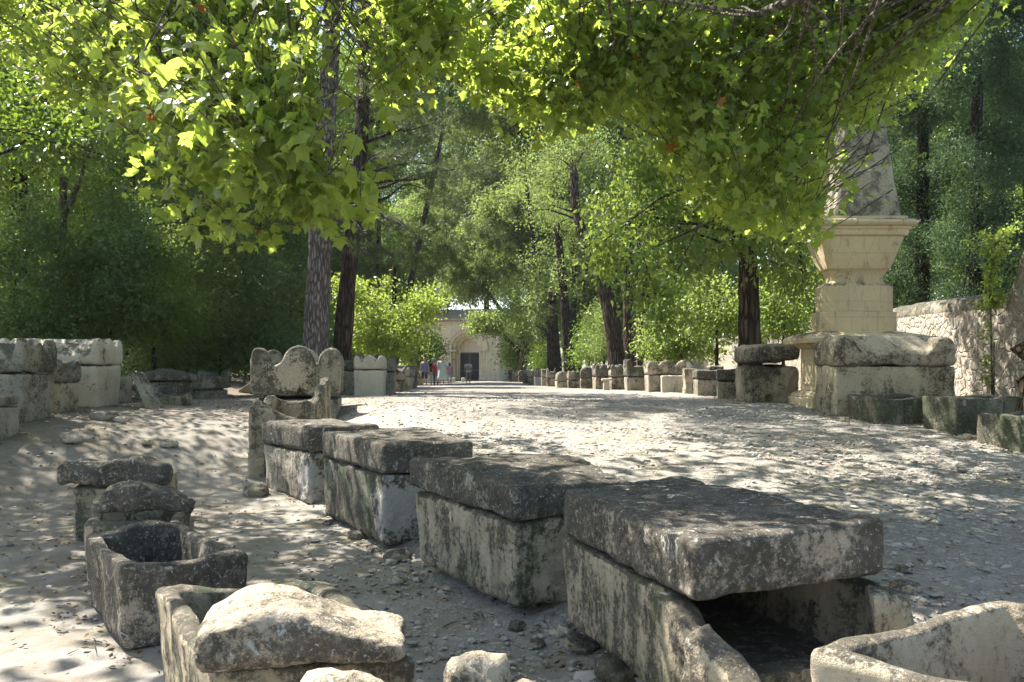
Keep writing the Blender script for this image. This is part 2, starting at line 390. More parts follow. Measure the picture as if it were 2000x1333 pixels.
def rubble_mat():
    m, nt, bs, out = newmat("rubble_wall"); g = G(nt); tc = g.n("TexCoord"); P = tc.outputs["Object"]
    Pw = g.n('VectorMath', operation='ADD'); wn_ = g.n('TexNoise'); g.l(P, wn_.inputs[0]); wn_.inputs['Scale'].default_value = 2.5; wn_.inputs['Detail'].default_value = 5; g.l(P, Pw.inputs[0]); g.l(g.vscale(wn_.outputs['Color'], (.22, .22, .22)), Pw.inputs[1])
    v = g.vor(g.vscale(Pw.outputs[0], (1.2, 4.6, 3.1)), 1.7, 'F1', 1.0); e = g.vor(g.vscale(Pw.outputs[0], (1.2, 4.6, 3.1)), 1.7, 'DISTANCE_TO_EDGE', 1.0)
    fine = g.noise(P, 20, 7, .7); sc = g.n("SeparateColor"); g.l(v.outputs["Color"], sc.inputs[0])
    col = g.mix(sc.outputs[0], (.37, .325, .26), (.27, .25, .21)); col = g.mix(g.math('MULTIPLY', sc.outputs[1], .4), col, (.40, .34, .24))
    col = g.mix(g.math('MULTIPLY', g.ramp(fine, .4, .7), .3), col, (.22, .17, .12))
    col = g.mix(g.math('MULTIPLY', g.ramp(e.outputs["Distance"], .11, .01), .75), col, (.36, .30, .22))
    big = g.noise(P, .8, 5, .6); col = g.mix(g.math('MULTIPLY', g.ramp(big, .55, .75), .5), col, (.16, .14, .11))
    g.l(col, bs.inputs["Base Color"]); bs.inputs["Roughness"].default_value = .95
    h = g.math('MULTIPLY_ADD', fine, .3, g.ramp(e.outputs["Distance"], .0, .16)); g.l(g.bump(h, .8, .05), bs.inputs["Normal"]); return m
M['rubble'] = rubble_mat()

def bark_mat(name, c1, c2, sc=1.0, bump=1.0, stretch=.22):
    m, nt, bs, out = newmat(name); g = G(nt); tc = g.n("TexCoord"); P = g.vscale(tc.outputs["Object"], (sc, sc, sc * stretch))
    a = g.noise(P, 13, 7, .65, .8); v = g.vor(P, 15, 'DISTANCE_TO_EDGE'); fine = g.noise(tc.outputs["Object"], 40, 6, .7); big = g.noise(tc.outputs["Object"], 1.2, 4, .5)
    plate = g.ramp(v.outputs["Distance"], .02, .22)
    f = g.math('MULTIPLY', plate, g.ramp(a, .25, .7)); f = g.math('MULTIPLY_ADD', g.math('SUBTRACT', big, .5), .7, f)
    col = g.mix(f, c1, c2); col = g.mix(g.math('MULTIPLY', g.ramp(fine, .4, .7), .35), col, (c1[0] * .8, c1[1] * .8, c1[2] * .8))
    g.l(col, bs.inputs["Base Color"]); bs.inputs["Roughness"].default_value = .95; bs.inputs["Specular IOR Level"].default_value = .1
    h = g.math('MULTIPLY_ADD', fine, .25, g.math('MULTIPLY_ADD', a, .6, plate)); g.l(g.bump(h, bump, .05), bs.inputs["Normal"]); return m
M['bark_pine'] = bark_mat("bark_grey_pink", (.10, .08, .07), (.40, .34, .31), .8, 1.0)
M['bark_brown'] = bark_mat("bark_brown", (.035, .027, .02), (.19, .135, .095), .8, 1.0, .12)
M['bark_dark'] = bark_mat("bark_dark", (.022, .018, .014), (.11, .085, .062), .9, 1.0, .15)
M['bark_twig'] = bark_mat("bark_twig", (.06, .045, .03), (.17, .13, .09), 2, .3)
M['bark_light'] = bark_mat("bark_light", (.09, .08, .06), (.30, .26, .20), 1.2, .8, .2)

def leaf_mat(name, c1, c2, tr, trf=.45, rough=.45, spec=.4, odd=None):
    m, nt, bs, out = newmat(name); g = G(nt); geo = g.n("NewGeometry"); r = geo.outputs["Random Per Island"]
    col = g.mix(r, c1, c2); tcol = g.mix(r, tuple(x * .75 for x in tr), tr)
    if odd:
        f = g.math('GREATER_THAN', g.math('FRACT', g.math('MULTIPLY', r, 91.7)), .993); col = g.mix(f, col, odd); tcol = g.mix(f, tcol, odd)
    # a little mottling
    tc = g.n("TexCoord"); no = g.noise(tc.outputs["Object"], .6, 3, .5); col = g.mix(g.math('MULTIPLY', g.ramp(no, .35, .65), .35), col, tuple(x * .7 for x in c1))
    g.l(col, bs.inputs["Base Color"]); bs.inputs["Roughness"].default_value = rough; bs.inputs["Specular IOR Level"].default_value = spec
    t = g.n("BsdfTranslucent"); g.l(tcol, t.inputs[0]); mx = g.n("MixShader"); mx.inputs[0].default_value = trf
    g.l(bs.outputs[0], mx.inputs[1]); g.l(t.outputs[0], mx.inputs[2]); g.l(mx.outputs[0], out.inputs[0]); return m
M['leaf_plane'] = leaf_mat("leaf_plane_tree", (.065, .115, .028), (.135, .185, .045), (.56, .70, .10), .56, .38, .5, (.28, .12, .03))
M['leaf_linden'] = leaf_mat("leaf_broad_bright", (.05, .11, .02), (.09, .17, .03), (.38, .48, .08), .46, .4, .4)
M['leaf_dark'] = leaf_mat("leaf_evergreen_dark", (.025, .065, .014), (.115, .18, .042), (.28, .42, .04), .40, .32, .55, (.22, .12, .02))
M['leaf_blue'] = leaf_mat("leaf_evergreen_blue", (.035, .09, .026), (.15, .22, .07), (.28, .42, .06), .36, .33, .5)
M['leaf_cypress'] = leaf_mat("leaf_cypress", (.03, .065, .03), (.12, .17, .085), (.12, .20, .05), .25, .65, .15)
M['leaf_pine'] = leaf_mat("leaf_pine_needles", (.032, .06, .022), (.085, .115, .04), (.16, .22, .05), .3, .5, .3, (.20, .12, .05))
M['leaf_light'] = leaf_mat("leaf_pale_poplar", (.07, .115, .035), (.14, .18, .06), (.34, .45, .10), .43, .5, .2)
M['leaf_far'] = leaf_mat("leaf_far_trees", (.07, .14, .025), (.13, .20, .04), (.30, .40, .08), .42, .55, .2)
M['leaf_acid'] = leaf_mat("leaf_yellow_green", (.09, .17, .02), (.14, .23, .03), (.44, .54, .08), .48, .42, .35)
M['litter'] = leaf_mat("leaf_dry_litter", (.09, .06, .032), (.20, .135, .065), (.2, .13, .05), .2, .8, .1, (.10, .17, .04))

# ------------------------------------------------------------------ ground
def ground_mat():
    m, nt, bs, out = newmat("dusty_ground"); g = G(nt); tc = g.n("TexCoord"); P = tc.outputs["Object"]; sp = g.n("SeparateXYZ"); g.l(P, sp.inputs[0])
    big = g.noise(P, .35, 5, .6); med = g.noise(P, 2.2, 6, .65, .3); fine = g.noise(P, 16, 7, .72); mic = g.noise(P, 70, 4, .7)
    col = g.mix(g.ramp(big, .35, .65), (.30, .28, .245), (.205, .19, .163))
    col = g.mix(g.math('MULTIPLY', g.ramp(med, .45, .65), .65), col, (.20, .165, .12))
    col = g.mix(g.math('MULTIPLY', g.ramp(fine, .48, .7), .5), col, (.19, .155, .115))
    col = g.mix(g.math('MULTIPLY', g.ramp(mic, .6, .68), .5), col, (.11, .085, .06))
    # stony surface on the alley
    road = g.math('MULTIPLY', g.ramp(g.math('ADD', sp.outputs[0], g.math('MULTIPLY', med, 1.5)), -1.2, 1.2), g.ramp(sp.outputs[1], 3.0, 7.5))
    wp = g.vadd(P, g.vscale(g.n("CombineXYZ").outputs[0], (1, 1, 1)))
    v1 = g.vor(P, 11, 'F1'); e1 = g.vor(P, 11, 'DISTANCE_TO_EDGE'); v2 = g.vor(P, 27, 'F1'); e2 = g.vor(P, 27, 'DISTANCE_TO_EDGE')
    c1 = g.n("SeparateColor"); g.l(v1.outputs["Color"], c1.inputs[0]); c2 = g.n("SeparateColor"); g.l(v2.outputs["Color"], c2.inputs[0])
    pe = g.mix(c2.outputs[0], (.19, .168, .14), (.40, .37, .32)); has = g.math('GREATER_THAN', c2.outputs[1], .35)
    pm = g.math('MULTIPLY', g.math('MULTIPLY', g.ramp(e2.outputs["Distance"], .03, .10), has), road); col = g.mix(g.math('MULTIPLY', pm, .8), col, pe)
    pe1 = g.mix(c1.outputs[0], (.21, .185, .15), (.44, .405, .35)); has1 = g.math('GREATER_THAN', c1.outputs[1], .72)
    pm1 = g.math('MULTIPLY', g.math('MULTIPLY', g.ramp(e1.outputs["Distance"], .05, .12), has1), road); col = g.mix(pm1, col, pe1)
    # thin moss
    mo = g.math('MULTIPLY', g.ramp(g.noise(P, .9, 6, .62, .3), .53, .66), g.ramp(fine, .3, .62))
    mo = g.math('MULTIPLY', mo, g.ramp(sp.outputs[1], 15, 6)); col = g.mix(g.math('MULTIPLY', mo, .85), col, (.15, .135, .035))
    # leaf mould towards the thicket
    lm = g.math('MULTIPLY', g.ramp(g.math('MULTIPLY_ADD', med, 4.0, g.math('MULTIPLY', sp.outputs[0], -1.0)), 4.0, 12.5), .75); col = g.mix(lm, col, (.10, .075, .045))
    lr = g.math('MULTIPLY', g.ramp(g.math('MULTIPLY_ADD', med, 3.0, sp.outputs[0]), 9.5, 12.0), .7); col = g.mix(lr, col, (.14, .11, .07))
    g.l(col, bs.inputs["Base Color"]); bs.inputs["Roughness"].default_value = .95; bs.inputs["Specular IOR Level"].default_value = .12
    h = g.math('MULTIPLY_ADD', fine, .6, g.math('MULTIPLY', mic, .25)); h = g.math('MULTIPLY_ADD', pm, .6, h); h = g.math('MULTIPLY_ADD', pm1, 1.6, h); h = g.math('MULTIPLY_ADD', med, 1.0, h)
    g.l(g.bump(h, .8, .03), bs.inputs["Normal"]); return m
M['ground'] = ground_mat()

na, nb = 520, 560
yy = np.concatenate([np.linspace(-14, 2.4, 40)[:-1], 2.4 * (500 / 2.4) ** (np.linspace(0, 1, nb - 39) ** 1.0)])
aa = np.linspace(-1, 1, na); aa = np.sign(aa) * np.abs(aa) ** 1.25
A_, Y_ = np.meshgrid(aa, yy, indexing='ij'); X_ = A_ * (9 + np.maximum(Y_, 0) * 1.15)
Pn = np.stack([X_, Y_, 0 * X_], -1)
Z_ = gz(X_, Y_) + fbm(Pn * 1.1, 3, 3) * .014 + fbm(Pn * 5.5, 8, 3, .6) * .014 * (1 - ss(Y_, 25, 40)) + fbm(Pn * .12, 5, 2) * .12 * ss(np.hypot(X_, Y_), 16, 40)
V = np.stack([X_, Y_, Z_], -1).reshape(-1, 3); i = np.arange(na - 1)[:, None] * len(yy) + np.arange(len(yy) - 1)[None]
Q = np.stack([i, i + len(yy), i + len(yy) + 1, i + 1], -1).reshape(-1, 4)
g0 = obj("ground", mesh("ground", V, [Q]), M['ground']); tag(g0, kind='structure', label="dusty stony ground between the sarcophagi")

def pebbles():
    R = np.random.RandomState(5)
    n = 42000
    Y = 3 + 27 * R.rand(n) ** 1.5; X = -1.8 + 13 * R.rand(n) - Y * .05
    X[:3500] = -9 + 11 * R.rand(3500)
    ico = np.array([(0, 0, 1.)] + [(math.cos(k * 1.2566), math.sin(k * 1.2566), .35) for k in range(5)] + [(math.cos(k * 1.2566 + .63) * .9, math.sin(k * 1.2566 + .63) * .9, -.4) for k in range(5)])
    fc = [(0, 1 + k, 1 + (k + 1) % 5) for k in range(5)] + [(1 + k, 6 + k, 1 + (k + 1) % 5) for k in range(5)] + [(1 + (k + 1) % 5, 6 + k, 6 + (k + 1) % 5) for k in range(5)]
    keep = (vnoise(np.stack([X * .5, Y * .5, 0 * X], 1), 4) + R.rand(n) * 1.2 > .35); X, Y = X[keep], Y[keep]; n = len(X)
    s = .010 + .022 * R.rand(n) ** 3; s *= np.where(R.rand(n) > .992, 2.0, 1); th = R.rand(n) * 6.28; Z = gz(X, Y)
    v = ico[None] * s[:, None, None] * (1 + R.uniform(-.3, .3, (n, 11, 1))) * np.stack([1 + .5 * R.rand(n), .8 + .3 * R.rand(n), .45 + .35 * R.rand(n)], 1)[:, None]
    c, sn = np.cos(th)[:, None], np.sin(th)[:, None]
    x = v[..., 0] * c - v[..., 1] * sn + X[:, None]; y = v[..., 0] * sn + v[..., 1] * c + Y[:, None]; z = v[..., 2] + Z[:, None] + s[:, None] * .25
    V = np.stack([x, y, z], -1).reshape(-1, 3); T = (np.arange(n)[:, None, None] * 11 + np.array(fc)[None]).reshape(-1, 3)
    m, nt, bs, o = newmat("pebble_stone"); g = G(nt); geo = g.n("NewGeometry"); tc = g.n("TexCoord")
    col = g.mix(geo.outputs["Random Per Island"], (.23, .205, .17), (.45, .415, .355)); col = g.mix(g.math('MULTIPLY', g.noise(tc.outputs["Object"], 60, 4), .4), col, (.2, .17, .13)); g.l(col, bs.inputs["Base Color"]); bs.inputs["Roughness"].default_value = .9
    tag(obj("gravel", mesh("gravel", V, [T], False), m), "loose pale pebbles strewn over the alley", kind='stuff')
pebbles()

# ------------------------------------------------------------------ leaves
def _leafshape(pts, bend=.25):
    P = np.array([(0.0, .32)] + pts, float); z = -bend * (P[:, 0] ** 2 + (P[:, 1] - .3) ** 2)
    n = len(pts); return np.column_stack([P[:, 1], P[:, 0], z]), np.array([(0, 1 + k, 1 + (k + 1) % n) for k in range(n)])
PLANE = _leafshape([(0, 0), (.18, -.07), (.48, .02), (.36, .24), (.64, .56), (.34, .56), (.22, .72), (0, 1.0), (-.22, .72), (-.34, .56), (-.64, .56), (-.36, .24), (-.48, .02), (-.18, -.07)], .4)
BROAD = (np.array([(0, 0, 0), (.42, .30, -.06), (1, 0, -.16), (.42, -.30, -.06), (.45, 0, .03)]), np.array([(0, 1, 4), (1, 2, 4), (2, 3, 4), (3, 0, 4)]))
RHOMB = (np.array([(0, 0, 0), (.45, .24, .05), (1, 0, -.05), (.45, -.24, .05)]), np.array([(0, 1, 2), (0, 2, 3)]))
NEEDLE = (np.array([(0, -.035, 0), (0, .035, 0), (1, 0, 0)]), np.array([(0, 1, 2)]))

_LR = np.random.RandomState(99)
def unit(a): return a / (np.linalg.norm(a, axis=-1, keepdims=True) + 1e-9)
def leaves(pos, tip, nrm, size, shape):
    tv, tf = shape; T = unit(tip); B = unit(np.cross(nrm, T)); N = np.cross(T, B); size = np.broadcast_to(size, (len(pos),))
    wv = _LR.uniform(.72, 1.12, len(pos))[:, None, None]; cv = _LR.uniform(-.3, 2.3, len(pos))[:, None, None]; sk = _LR.uniform(-.18, .18, len(pos))[:, None, None]
    V = pos[:, None] + size[:, None, None] * ((tv[None, :, 0:1] + sk * tv[None, :, 1:2]) * T[:, None] + tv[None, :, 1:2] * wv * B[:, None] + tv[None, :, 2:3] * cv * N[:, None])
    return V.reshape(-1, 3), (np.arange(len(pos))[:, None, None] * len(tv) + tf[None]).reshape(-1, 3)

def crown(blobs, R, size=.09, shape=RHOMB, per=26, spread=.28, dens=1.0, shell=.55, droop=.3, flat=.7, upn=.5, cell=None):
    """blobs: (centre, radii). Leaves sit in small sprays spread through each blob, thicker towards its outside."""
    Ps, Ts, Ns, Ss = [], [], [], []
    for c, r in blobs:
        c = np.array(c, float); r = np.array(r, float) * np.ones(3)
        area = 4 * math.pi * ((r[0] * r[1]) ** 1.6 / 3 + (r[0] * r[2]) ** 1.6 / 3 + (r[1] * r[2]) ** 1.6 / 3) ** (1 / 1.6)
        n = max(4, int(area * dens / ((cell or spread) ** 2 * 3.2)))
        d = unit(R.randn(n, 3)); rad = shell + (1 - shell) * R.rand(n) ** .6; rad *= 1 + .22 * vnoise(d * 2.2 + c, 11)
        cc = c + d * r * rad[:, None]
        q = R.randn(n, per, 3) * spread * np.array([1, 1, flat])
        P = (cc[:, None] + q).reshape(-1, 3); out = np.repeat(d, per, 0)
        t = out * .7 + R.randn(len(P), 3) * .7; t[:, 2] -= droop
        nn = R.randn(len(P), 3) * .7 + out * .35; nn[:, 2] += upn
        Ps.append(P); Ts.append(t); Ns.append(nn); Ss.append(size * (.6 + .7 * R.rand(len(P))))
    return leaves(np.concatenate(Ps), np.concatenate(Ts), np.concatenate(Ns), np.concatenate(Ss), shape)

def limbs(mb, trunk, rad, targets, R, r0=.26, n=9, sides=6, lk=0):
    """limbs from the trunk line out to target points"""
    for t in targets:
        t = np.array(t, float); k = np.argmin(np.linalg.norm(trunk - (t - np.array([0, 0, .35 * np.linalg.norm((t - trunk[len(trunk) // 2])[:2])])), axis=1)); k = max(k, 1, int(lk * len(trunk)))
        a = trunk[k]; L = np.linalg.norm(t - a)
        if L < .2: continue
        m1 = a + (t - a) * .33 + R.randn(3) * L * .07 + np.array([0, 0, L * .06]); m2 = a + (t - a) * .68 + R.randn(3) * L * .08 + np.array([0, 0, L * .08])
        P = curve([a, m1, m2, t], n); mb.add(*tube(P, np.linspace(rad[k] * r0, max(.01, rad[k] * .06), n), sides))

def tree(name, label, cat, base, top, r0, r1, blobs, bark, leaf, seed, size=.09, shape=RHOMB, group=None, mids=(), kw={}, limb=True, flute=.05, sub=3, lk=.3, lr=.26, fork=None):
    R = np.random.RandomState(seed); b = np.array([base[0], base[1], gpt(base[0], base[1]) - .1])
    pts = [b] + [np.array(m, float) for m in mids] + [np.array(top, float)]; P = curve(pts, 26)
    rad = np.linspace(0, 1, 26); rad = r0 + (r1 - r0) * rad ** .8; rad = rad * (1 + .35 * np.exp(-np.linspace(0, 26, 26) / 1.2))
    t = thing(name, label, cat, tuple(b), group)
    mb = MB(); mb.add(*tube(P, rad, 20, flute=flute, seed=seed, noise=.06))
    if fork: mb.add(*tube(curve(fork, 14), np.linspace(r0 * .6, r0 * .3, 14), 12, noise=.05))
    bl = []
    for c, r in blobs:
        r = np.array(r, float) * np.ones(3); bl.append((c, r * .8))
        for k in range(sub):
            d = unit(R.randn(3)); bl.append((np.array(c) + d * r * .75, r * R.uniform(.3, .5)))
    if limb: limbs(mb, P, rad, [c for c, r in bl[::max(1, (sub + 1) // 2)]][:14], R, lk=lk, r0=lr)
    mb.build("trunk", bark, t, org=b)
    V, T = crown(bl, R, size, shape, **kw)
    obj("crown", mesh("crown", V - b, [T], False), leaf, t)
    return t

def B(u, v, Y, ru, rv, rY):
    """blob from a place in the view: centre and radii in metres"""
    k = Y / F; return (np.array(px(u, v, Y)), np.array([ru * k, rY, rv * k]))

# ------------------------------------------------------------------ sarcophagi
QUADS = []
def bump1(s, c, w): return np.sqrt(np.clip(1 - ((s - c) / w) ** 2, 0, 1))
def horned(b, hr, hh, e=.24, gable=True, cg=0.0):
    """lid with corner horns and a ridged roof; s across, t along"""
    def f(s, t):
        roof = hr * np.clip(1 - np.abs(s) * 1.02, 0, 1)
        endm = ss(np.abs(t), 1 - e - .05, 1 - e + .02)
        horn = hh * np.clip(bump1(np.abs(s), .80, .30), 0, 1) ** .7
        mid = hh * 1.05 * np.clip(bump1(s, cg, .42), 0, 1)
        endz = np.maximum(horn, mid if gable else roof)
        return b + roof * (1 - endm) + np.maximum(endz, roof * .9) * endm
    return f

def sarcophagus(label, quad, Hc, lid=None, chest='mid', lidmat=None, z0=None, seed=1, res=.06, r=.05, amp=.014, taper=.05, open_=None, group=None, wall=.13, sink=.04, name="stone_sarcophagus", over=1.03, props=False, freq=3, rr=.08, soft=.35):
    q = np.asarray(quad, float); c = q.mean(0); g = min(gpt(*p) for p in q) if z0 is None else z0; QUADS.append(q)
    if z0 is None and props: g = float(np.mean([gpt(*p) for p in q])) + .06
    elif z0 is None: g -= sink
    org = np.array([c[0], c[1], g]); ql = q - c
    t = thing(name, label, "sarcophagus", tuple(org), group)
    if open_ is None: mb = MB().add(*block(ql, 0, Hc, r, amp, taper, seed=seed, res=res, freq=freq))
    else: mb = MB().add(*trough(ql, 0, Hc, wall=wall, rim=open_ if callable(open_) else None, amp=amp, seed=seed, res=res, taper=taper, freq=freq, rr=rr, soft=soft))
    mb.build("chest", M[chest], t)
    if lid:
        k = lid.get('k', over); z = Hc + lid.get('gap', .012); h = lid['h']; lq = qscale(lid['quad'] - c if 'quad' in lid else ql, k)
        tilt = lid.get('tilt', (0, 0))
        topf = lid.get('top'); V, Qd = block(lq, z, z + h, lid.get('r', .06), lid.get('amp', amp * 1.2), lid.get('taper', .0), top=topf, seed=seed + 50, res=lid.get('res', res), bot=lid.get('bot'), freq=freq)
        V[:, 2] += (V[:, 0] - lq[:, 0].mean()) * tilt[0] + (V[:, 1] - lq[:, 1].mean()) * tilt[1]
        MB().add(V, Qd).build("lid", M[lidmat or chest], t)
    return t

def P4(*pts): return np.array(pts, float)

# --- middle row, nearest first
def rim_front(s, t):
    z = -.46 * ss(-t, .80, .93) * ss(s, -.95, -.6) * (1 - ss(s, .86, .93)); z = z - .10 * ss(-t, .45, 1) * ss(-s, .6, 1)
    return z - .02
q1 = P4((.82, 3.66), (1.90, 4.12), (1.25, 5.9), (.32, 5.37))
c1 = sarcophagus("long sarcophagus with a thick black-crusted slab over a broken-open near end", q1, .55, dict(h=.30, k=1.0, r=.05, amp=.016, gap=.0, tilt=(.02, .0)), 'mid', 'dark', z0=.19, seed=3, res=.028, open_=rim_front, wall=.13, taper=.03, amp=.016)
o = c1.location
V, Qd = block(P4((.69, 3.30), (.93, 2.86), (1.02, 2.94), (.79, 3.38)) - np.array([o.x, o.y]), -.05, .63, .035, .02, .0, top=lambda s, t: -.26 * ((s + 1) / 2) ** .8 - .10 * (s < -.8) * (-s - .8) * 5, seed=71, res=.024)
MB().add(V, Qd).build("broken_panel", M['mid'], c1, label="jagged triangular slab leaning at the open end")
V, Qd = block(P4((1.70, 3.88), (1.99, 4.02), (2.04, 4.26), (1.76, 4.16)) - np.array([o.x, o.y]), 0, .52, .06, .02, .1, top=lambda s, t: -.04 * s, seed=74, res=.03)
MB().add(V, Qd).build("corner_block", M['warm'], c1)

q2 = P4((.02, 5.85), (.88, 6.32), (.45, 7.85), (-.93, 7.55))
def notch(s, t): return .03 * np.sin(t * 2 + 1) - .035 * np.exp(-((t - .35) / .07) ** 2) * ss(-s, .2, .8)
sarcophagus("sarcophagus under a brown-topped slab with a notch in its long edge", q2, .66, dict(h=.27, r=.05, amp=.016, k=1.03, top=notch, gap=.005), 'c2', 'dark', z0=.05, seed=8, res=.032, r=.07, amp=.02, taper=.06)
q3 = P4((-1.30, 8.27), (-.42, 8.66), (-1.15, 10.7), (-2.34, 10.1))
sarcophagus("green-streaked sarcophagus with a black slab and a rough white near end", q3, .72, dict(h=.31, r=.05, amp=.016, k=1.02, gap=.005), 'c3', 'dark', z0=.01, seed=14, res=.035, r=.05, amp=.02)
q4 = P4((-2.72, 11.0), (-1.85, 11.4), (-2.85, 12.95), (-3.75, 12.35))
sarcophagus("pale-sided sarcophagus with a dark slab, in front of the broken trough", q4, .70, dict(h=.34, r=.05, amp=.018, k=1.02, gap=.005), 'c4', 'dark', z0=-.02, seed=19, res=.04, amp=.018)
def rim5(s, t):
    return .0 + .34 * ss(s, .45, .8) * ss(t, -.2, .3) - .30 * ss(s, -.6, .2) * (1 - ss(s, .4, .7)) * ss(-t, .5, .9) + .05 * np.sin(6 * t + 3 * s)
q5 = P4((-4.17, 12.85), (-3.2, 13.25), (-3.15, 14.35), (-4.2, 14.2))
sarcophagus("tall eroded open trough with a broken jagged rim", q5, 1.28, None, 'mid', z0=.0, seed=23, res=.04, open_=rim5, wall=.16, amp=.035, taper=.02)
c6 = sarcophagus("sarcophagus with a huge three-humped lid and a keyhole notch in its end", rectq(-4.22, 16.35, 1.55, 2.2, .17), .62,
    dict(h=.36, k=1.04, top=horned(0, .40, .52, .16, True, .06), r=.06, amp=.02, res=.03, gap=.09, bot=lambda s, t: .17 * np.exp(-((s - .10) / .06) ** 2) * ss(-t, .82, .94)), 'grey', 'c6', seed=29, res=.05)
# prop stones under lid and chests
def boulder(c, r, mat, seed, name="loose_stone", label=None, group=None, cat="stone", parent=None, rot=0):
    U, Qd = cubegrid(10, 10, 8); V = unit(U) * .75 + U * .28; R = np.random.RandomState(seed)
    V = V * np.array(r) ; V = V + unit(V) * (fbm(V / max(r) * 1.4 + seed, seed, 4, .55) * .22 * max(r))[:, None]
    cs, sn = math.cos(rot), math.sin(rot); V[:, :2] = np.column_stack([V[:, 0] * cs - V[:, 1] * sn, V[:, 0] * sn + V[:, 1] * cs])
    o = obj(name, mesh(name, V, [Qd]), M[mat], parent); o.location = c
    if label: tag(o, label, cat, group)
    return o

# right foreground trough
qf = P4((1.07, 2.97), (2.30, 1.92), (3.15, 2.55), (2.05, 3.47))
sarcophagus("open empty trough with cobwebs inside, beside the broken-open sarcophagus", qf, .60, None, 'warm', z0=.22, seed=33, res=.022, open_=lambda s, t: -.01 + .02 * np.sin(4 * s + 1) * (t < 0) + .02 * t, wall=.085, amp=.014, taper=.02, rr=.025, soft=.25, name="stone_trough")

# --- left row
def T4(pts, t): return P4(*[((u - 1000) / F * (F * t / (v - HV)), F * t / (v - HV)) for u, v in pts])
ql1 = T4([(392, 1333), (800, 1300), (690, 1165), (302, 1132)], 1.24)
ql1 = P4((-1.24, 3.34), (-.40, 3.46), (-1.05, 4.75), (-2.05, 4.70))
l1 = sarcophagus("open trough carrying a lumpy pale boulder-like lid", ql1, .655, None, 'mid', z0=-.06, seed=41, res=.024, open_=lambda s, t: -.03 + .02 * np.sin(4 * t), wall=.11, amp=.018, taper=.05, rr=.04, soft=.3, name="stone_trough")
qlid = P4((-1.26, 3.22), (-.42, 3.34), (-.50, 3.72), (-1.36, 3.62))
V, Qd = block(qlid - np.array([l1.location.x, l1.location.y]),   .66, .80, .06, .022, 0, top=lambda s, t: .14 * np.exp(-np.abs((s + .28) / .55) ** 2.6) * (.55 + .45 * (t + 1) / 2) - .05 * ss(s, .2, 1) , seed=43, res=.018, big=.01, freq=3.2)
MB().add(V, Qd).build("lid", M['lichen'], l1)
ql2 = T4([(238, 1101), (486, 1080), (351, 1007), (163, 1039)], 1.28)
ql2[2] = ql2[1] + (ql2[3] - ql2[0]) * 1.1
sarcophagus("open trough with a smooth black-stained rim and empty inside", ql2, .56, None, 'dark', z0=-.06, seed=47, res=.028, open_=lambda s, t: .02 * np.sin(3 * s + t) + .03 * ss(t, .6, 1), wall=.11, amp=.018, taper=.06, rr=.04, soft=.3, name="stone_trough")
# L3, L4
l3 = sarcophagus("narrow trough bridged by a rough black stone", P4((-3.62, 6.95), (-2.86, 7.0), (-3.35, 8.6), (-4.3, 8.45)), .56, None, 'mid', z0=-.08, seed=51, res=.035, open_=lambda s, t: -.04 * ss(s, 0, 1), wall=.12, amp=.02, taper=.04, name="stone_trough")
V, Qd = block(P4((-3.58, 6.98), (-2.70, 6.98), (-2.82, 7.34), (-3.62, 7.34)) - np.array([l3.location.x, l3.location.y]), .60, .86, .08, .035, 0, top=lambda s, t: .05 * np.cos(s * 2 + .5) - .05 * ss(s, .5, 1), bot=lambda s, t: .05 * np.cos(s * 1.5), seed=53, res=.028)
MB().add(V, Qd).build("lid", M['dark'], l3)
l4 = sarcophagus("small dark trough behind, capped by a flat dark slab", P4((-4.72, 8.75), (-3.85, 8.8), (-4.2, 10.4), (-5.2, 10.3)), .62, None, 'mid', z0=-.08, seed=57, res=.045, open_=True, wall=.13, amp=.02, name="stone_trough")
V, Qd = block(P4((-4.85, 8.70), (-3.72, 8.78), (-3.78, 9.2), (-4.85, 9.15)) - np.array([l4.location.x, l4.location.y]), .64, .88, .06, .03, 0, top=lambda s, t: .03 * np.sin(s * 4), seed=58, res=.035)
MB().add(V, Qd).build("lid", M['dark'], l4)

# --- back left row, ends facing the alley
hl = math.radians(90)
def endrow(label, uf, Yn, W, L, Hc, lid, chest, lidmat, seed, side=-1, X=None, group=None, res=.07, ang=0.0, z=None):
    """a sarcophagus lying across the row: its end faces the alley. side -1: left row, +1: right row"""
    Xf = pX(uf, Yn) if X is None else X
    cx = Xf + side * L / 2; cy = Yn + W / 2
    return sarcophagus(label, rectq(cx, cy, W, L, hl * -side * -1 + ang), Hc, lid, chest, lidmat, z0=z, seed=seed, res=res, group=group)
gl = "sarcophagi lined up before the thicket"
endrow("low pale sarcophagus with a thin broken slab, cut by the left edge of the photo", 40, 12.15, .95, 1.9, .62, dict(h=.15, k=.98, r=.04), 'grey', 'lid', 61, X=-7.85, group=gl)
endrow("big sarcophagus with a bulging horned lid, brown-grey, left of the row", 45, 13.7, 1.0, 2.0, .88, dict(h=.22, k=1.03, top=horned(0, .32, .36, .18, False), r=.07, amp=.02, res=.045), 'grey', 'lid', 62, group=gl, res=.06)
endrow("smaller brown chest with a low horned lid between two bigger ones", 128, 15.2, .80, 1.8, .60, dict(h=.16, top=horned(0, .22, .26, .2, False), amp=.02, res=.05), 'warm', 'lid', 63, X=-8.42, group=gl)
endrow("white-streaked tall sarcophagus with a ribbed gabled lid and one corner horn", 192, 16.5, 1.0, 2.0, .90, dict(h=.20, top=horned(0, .36, .34, .16, False), amp=.016, res=.045), 'pale', 'pale', 64, group=gl)
endrow("broken chest block standing on end beside the leaning slab", 243, 18.5, .42, .7, .66, None, 'grey', None, 65)
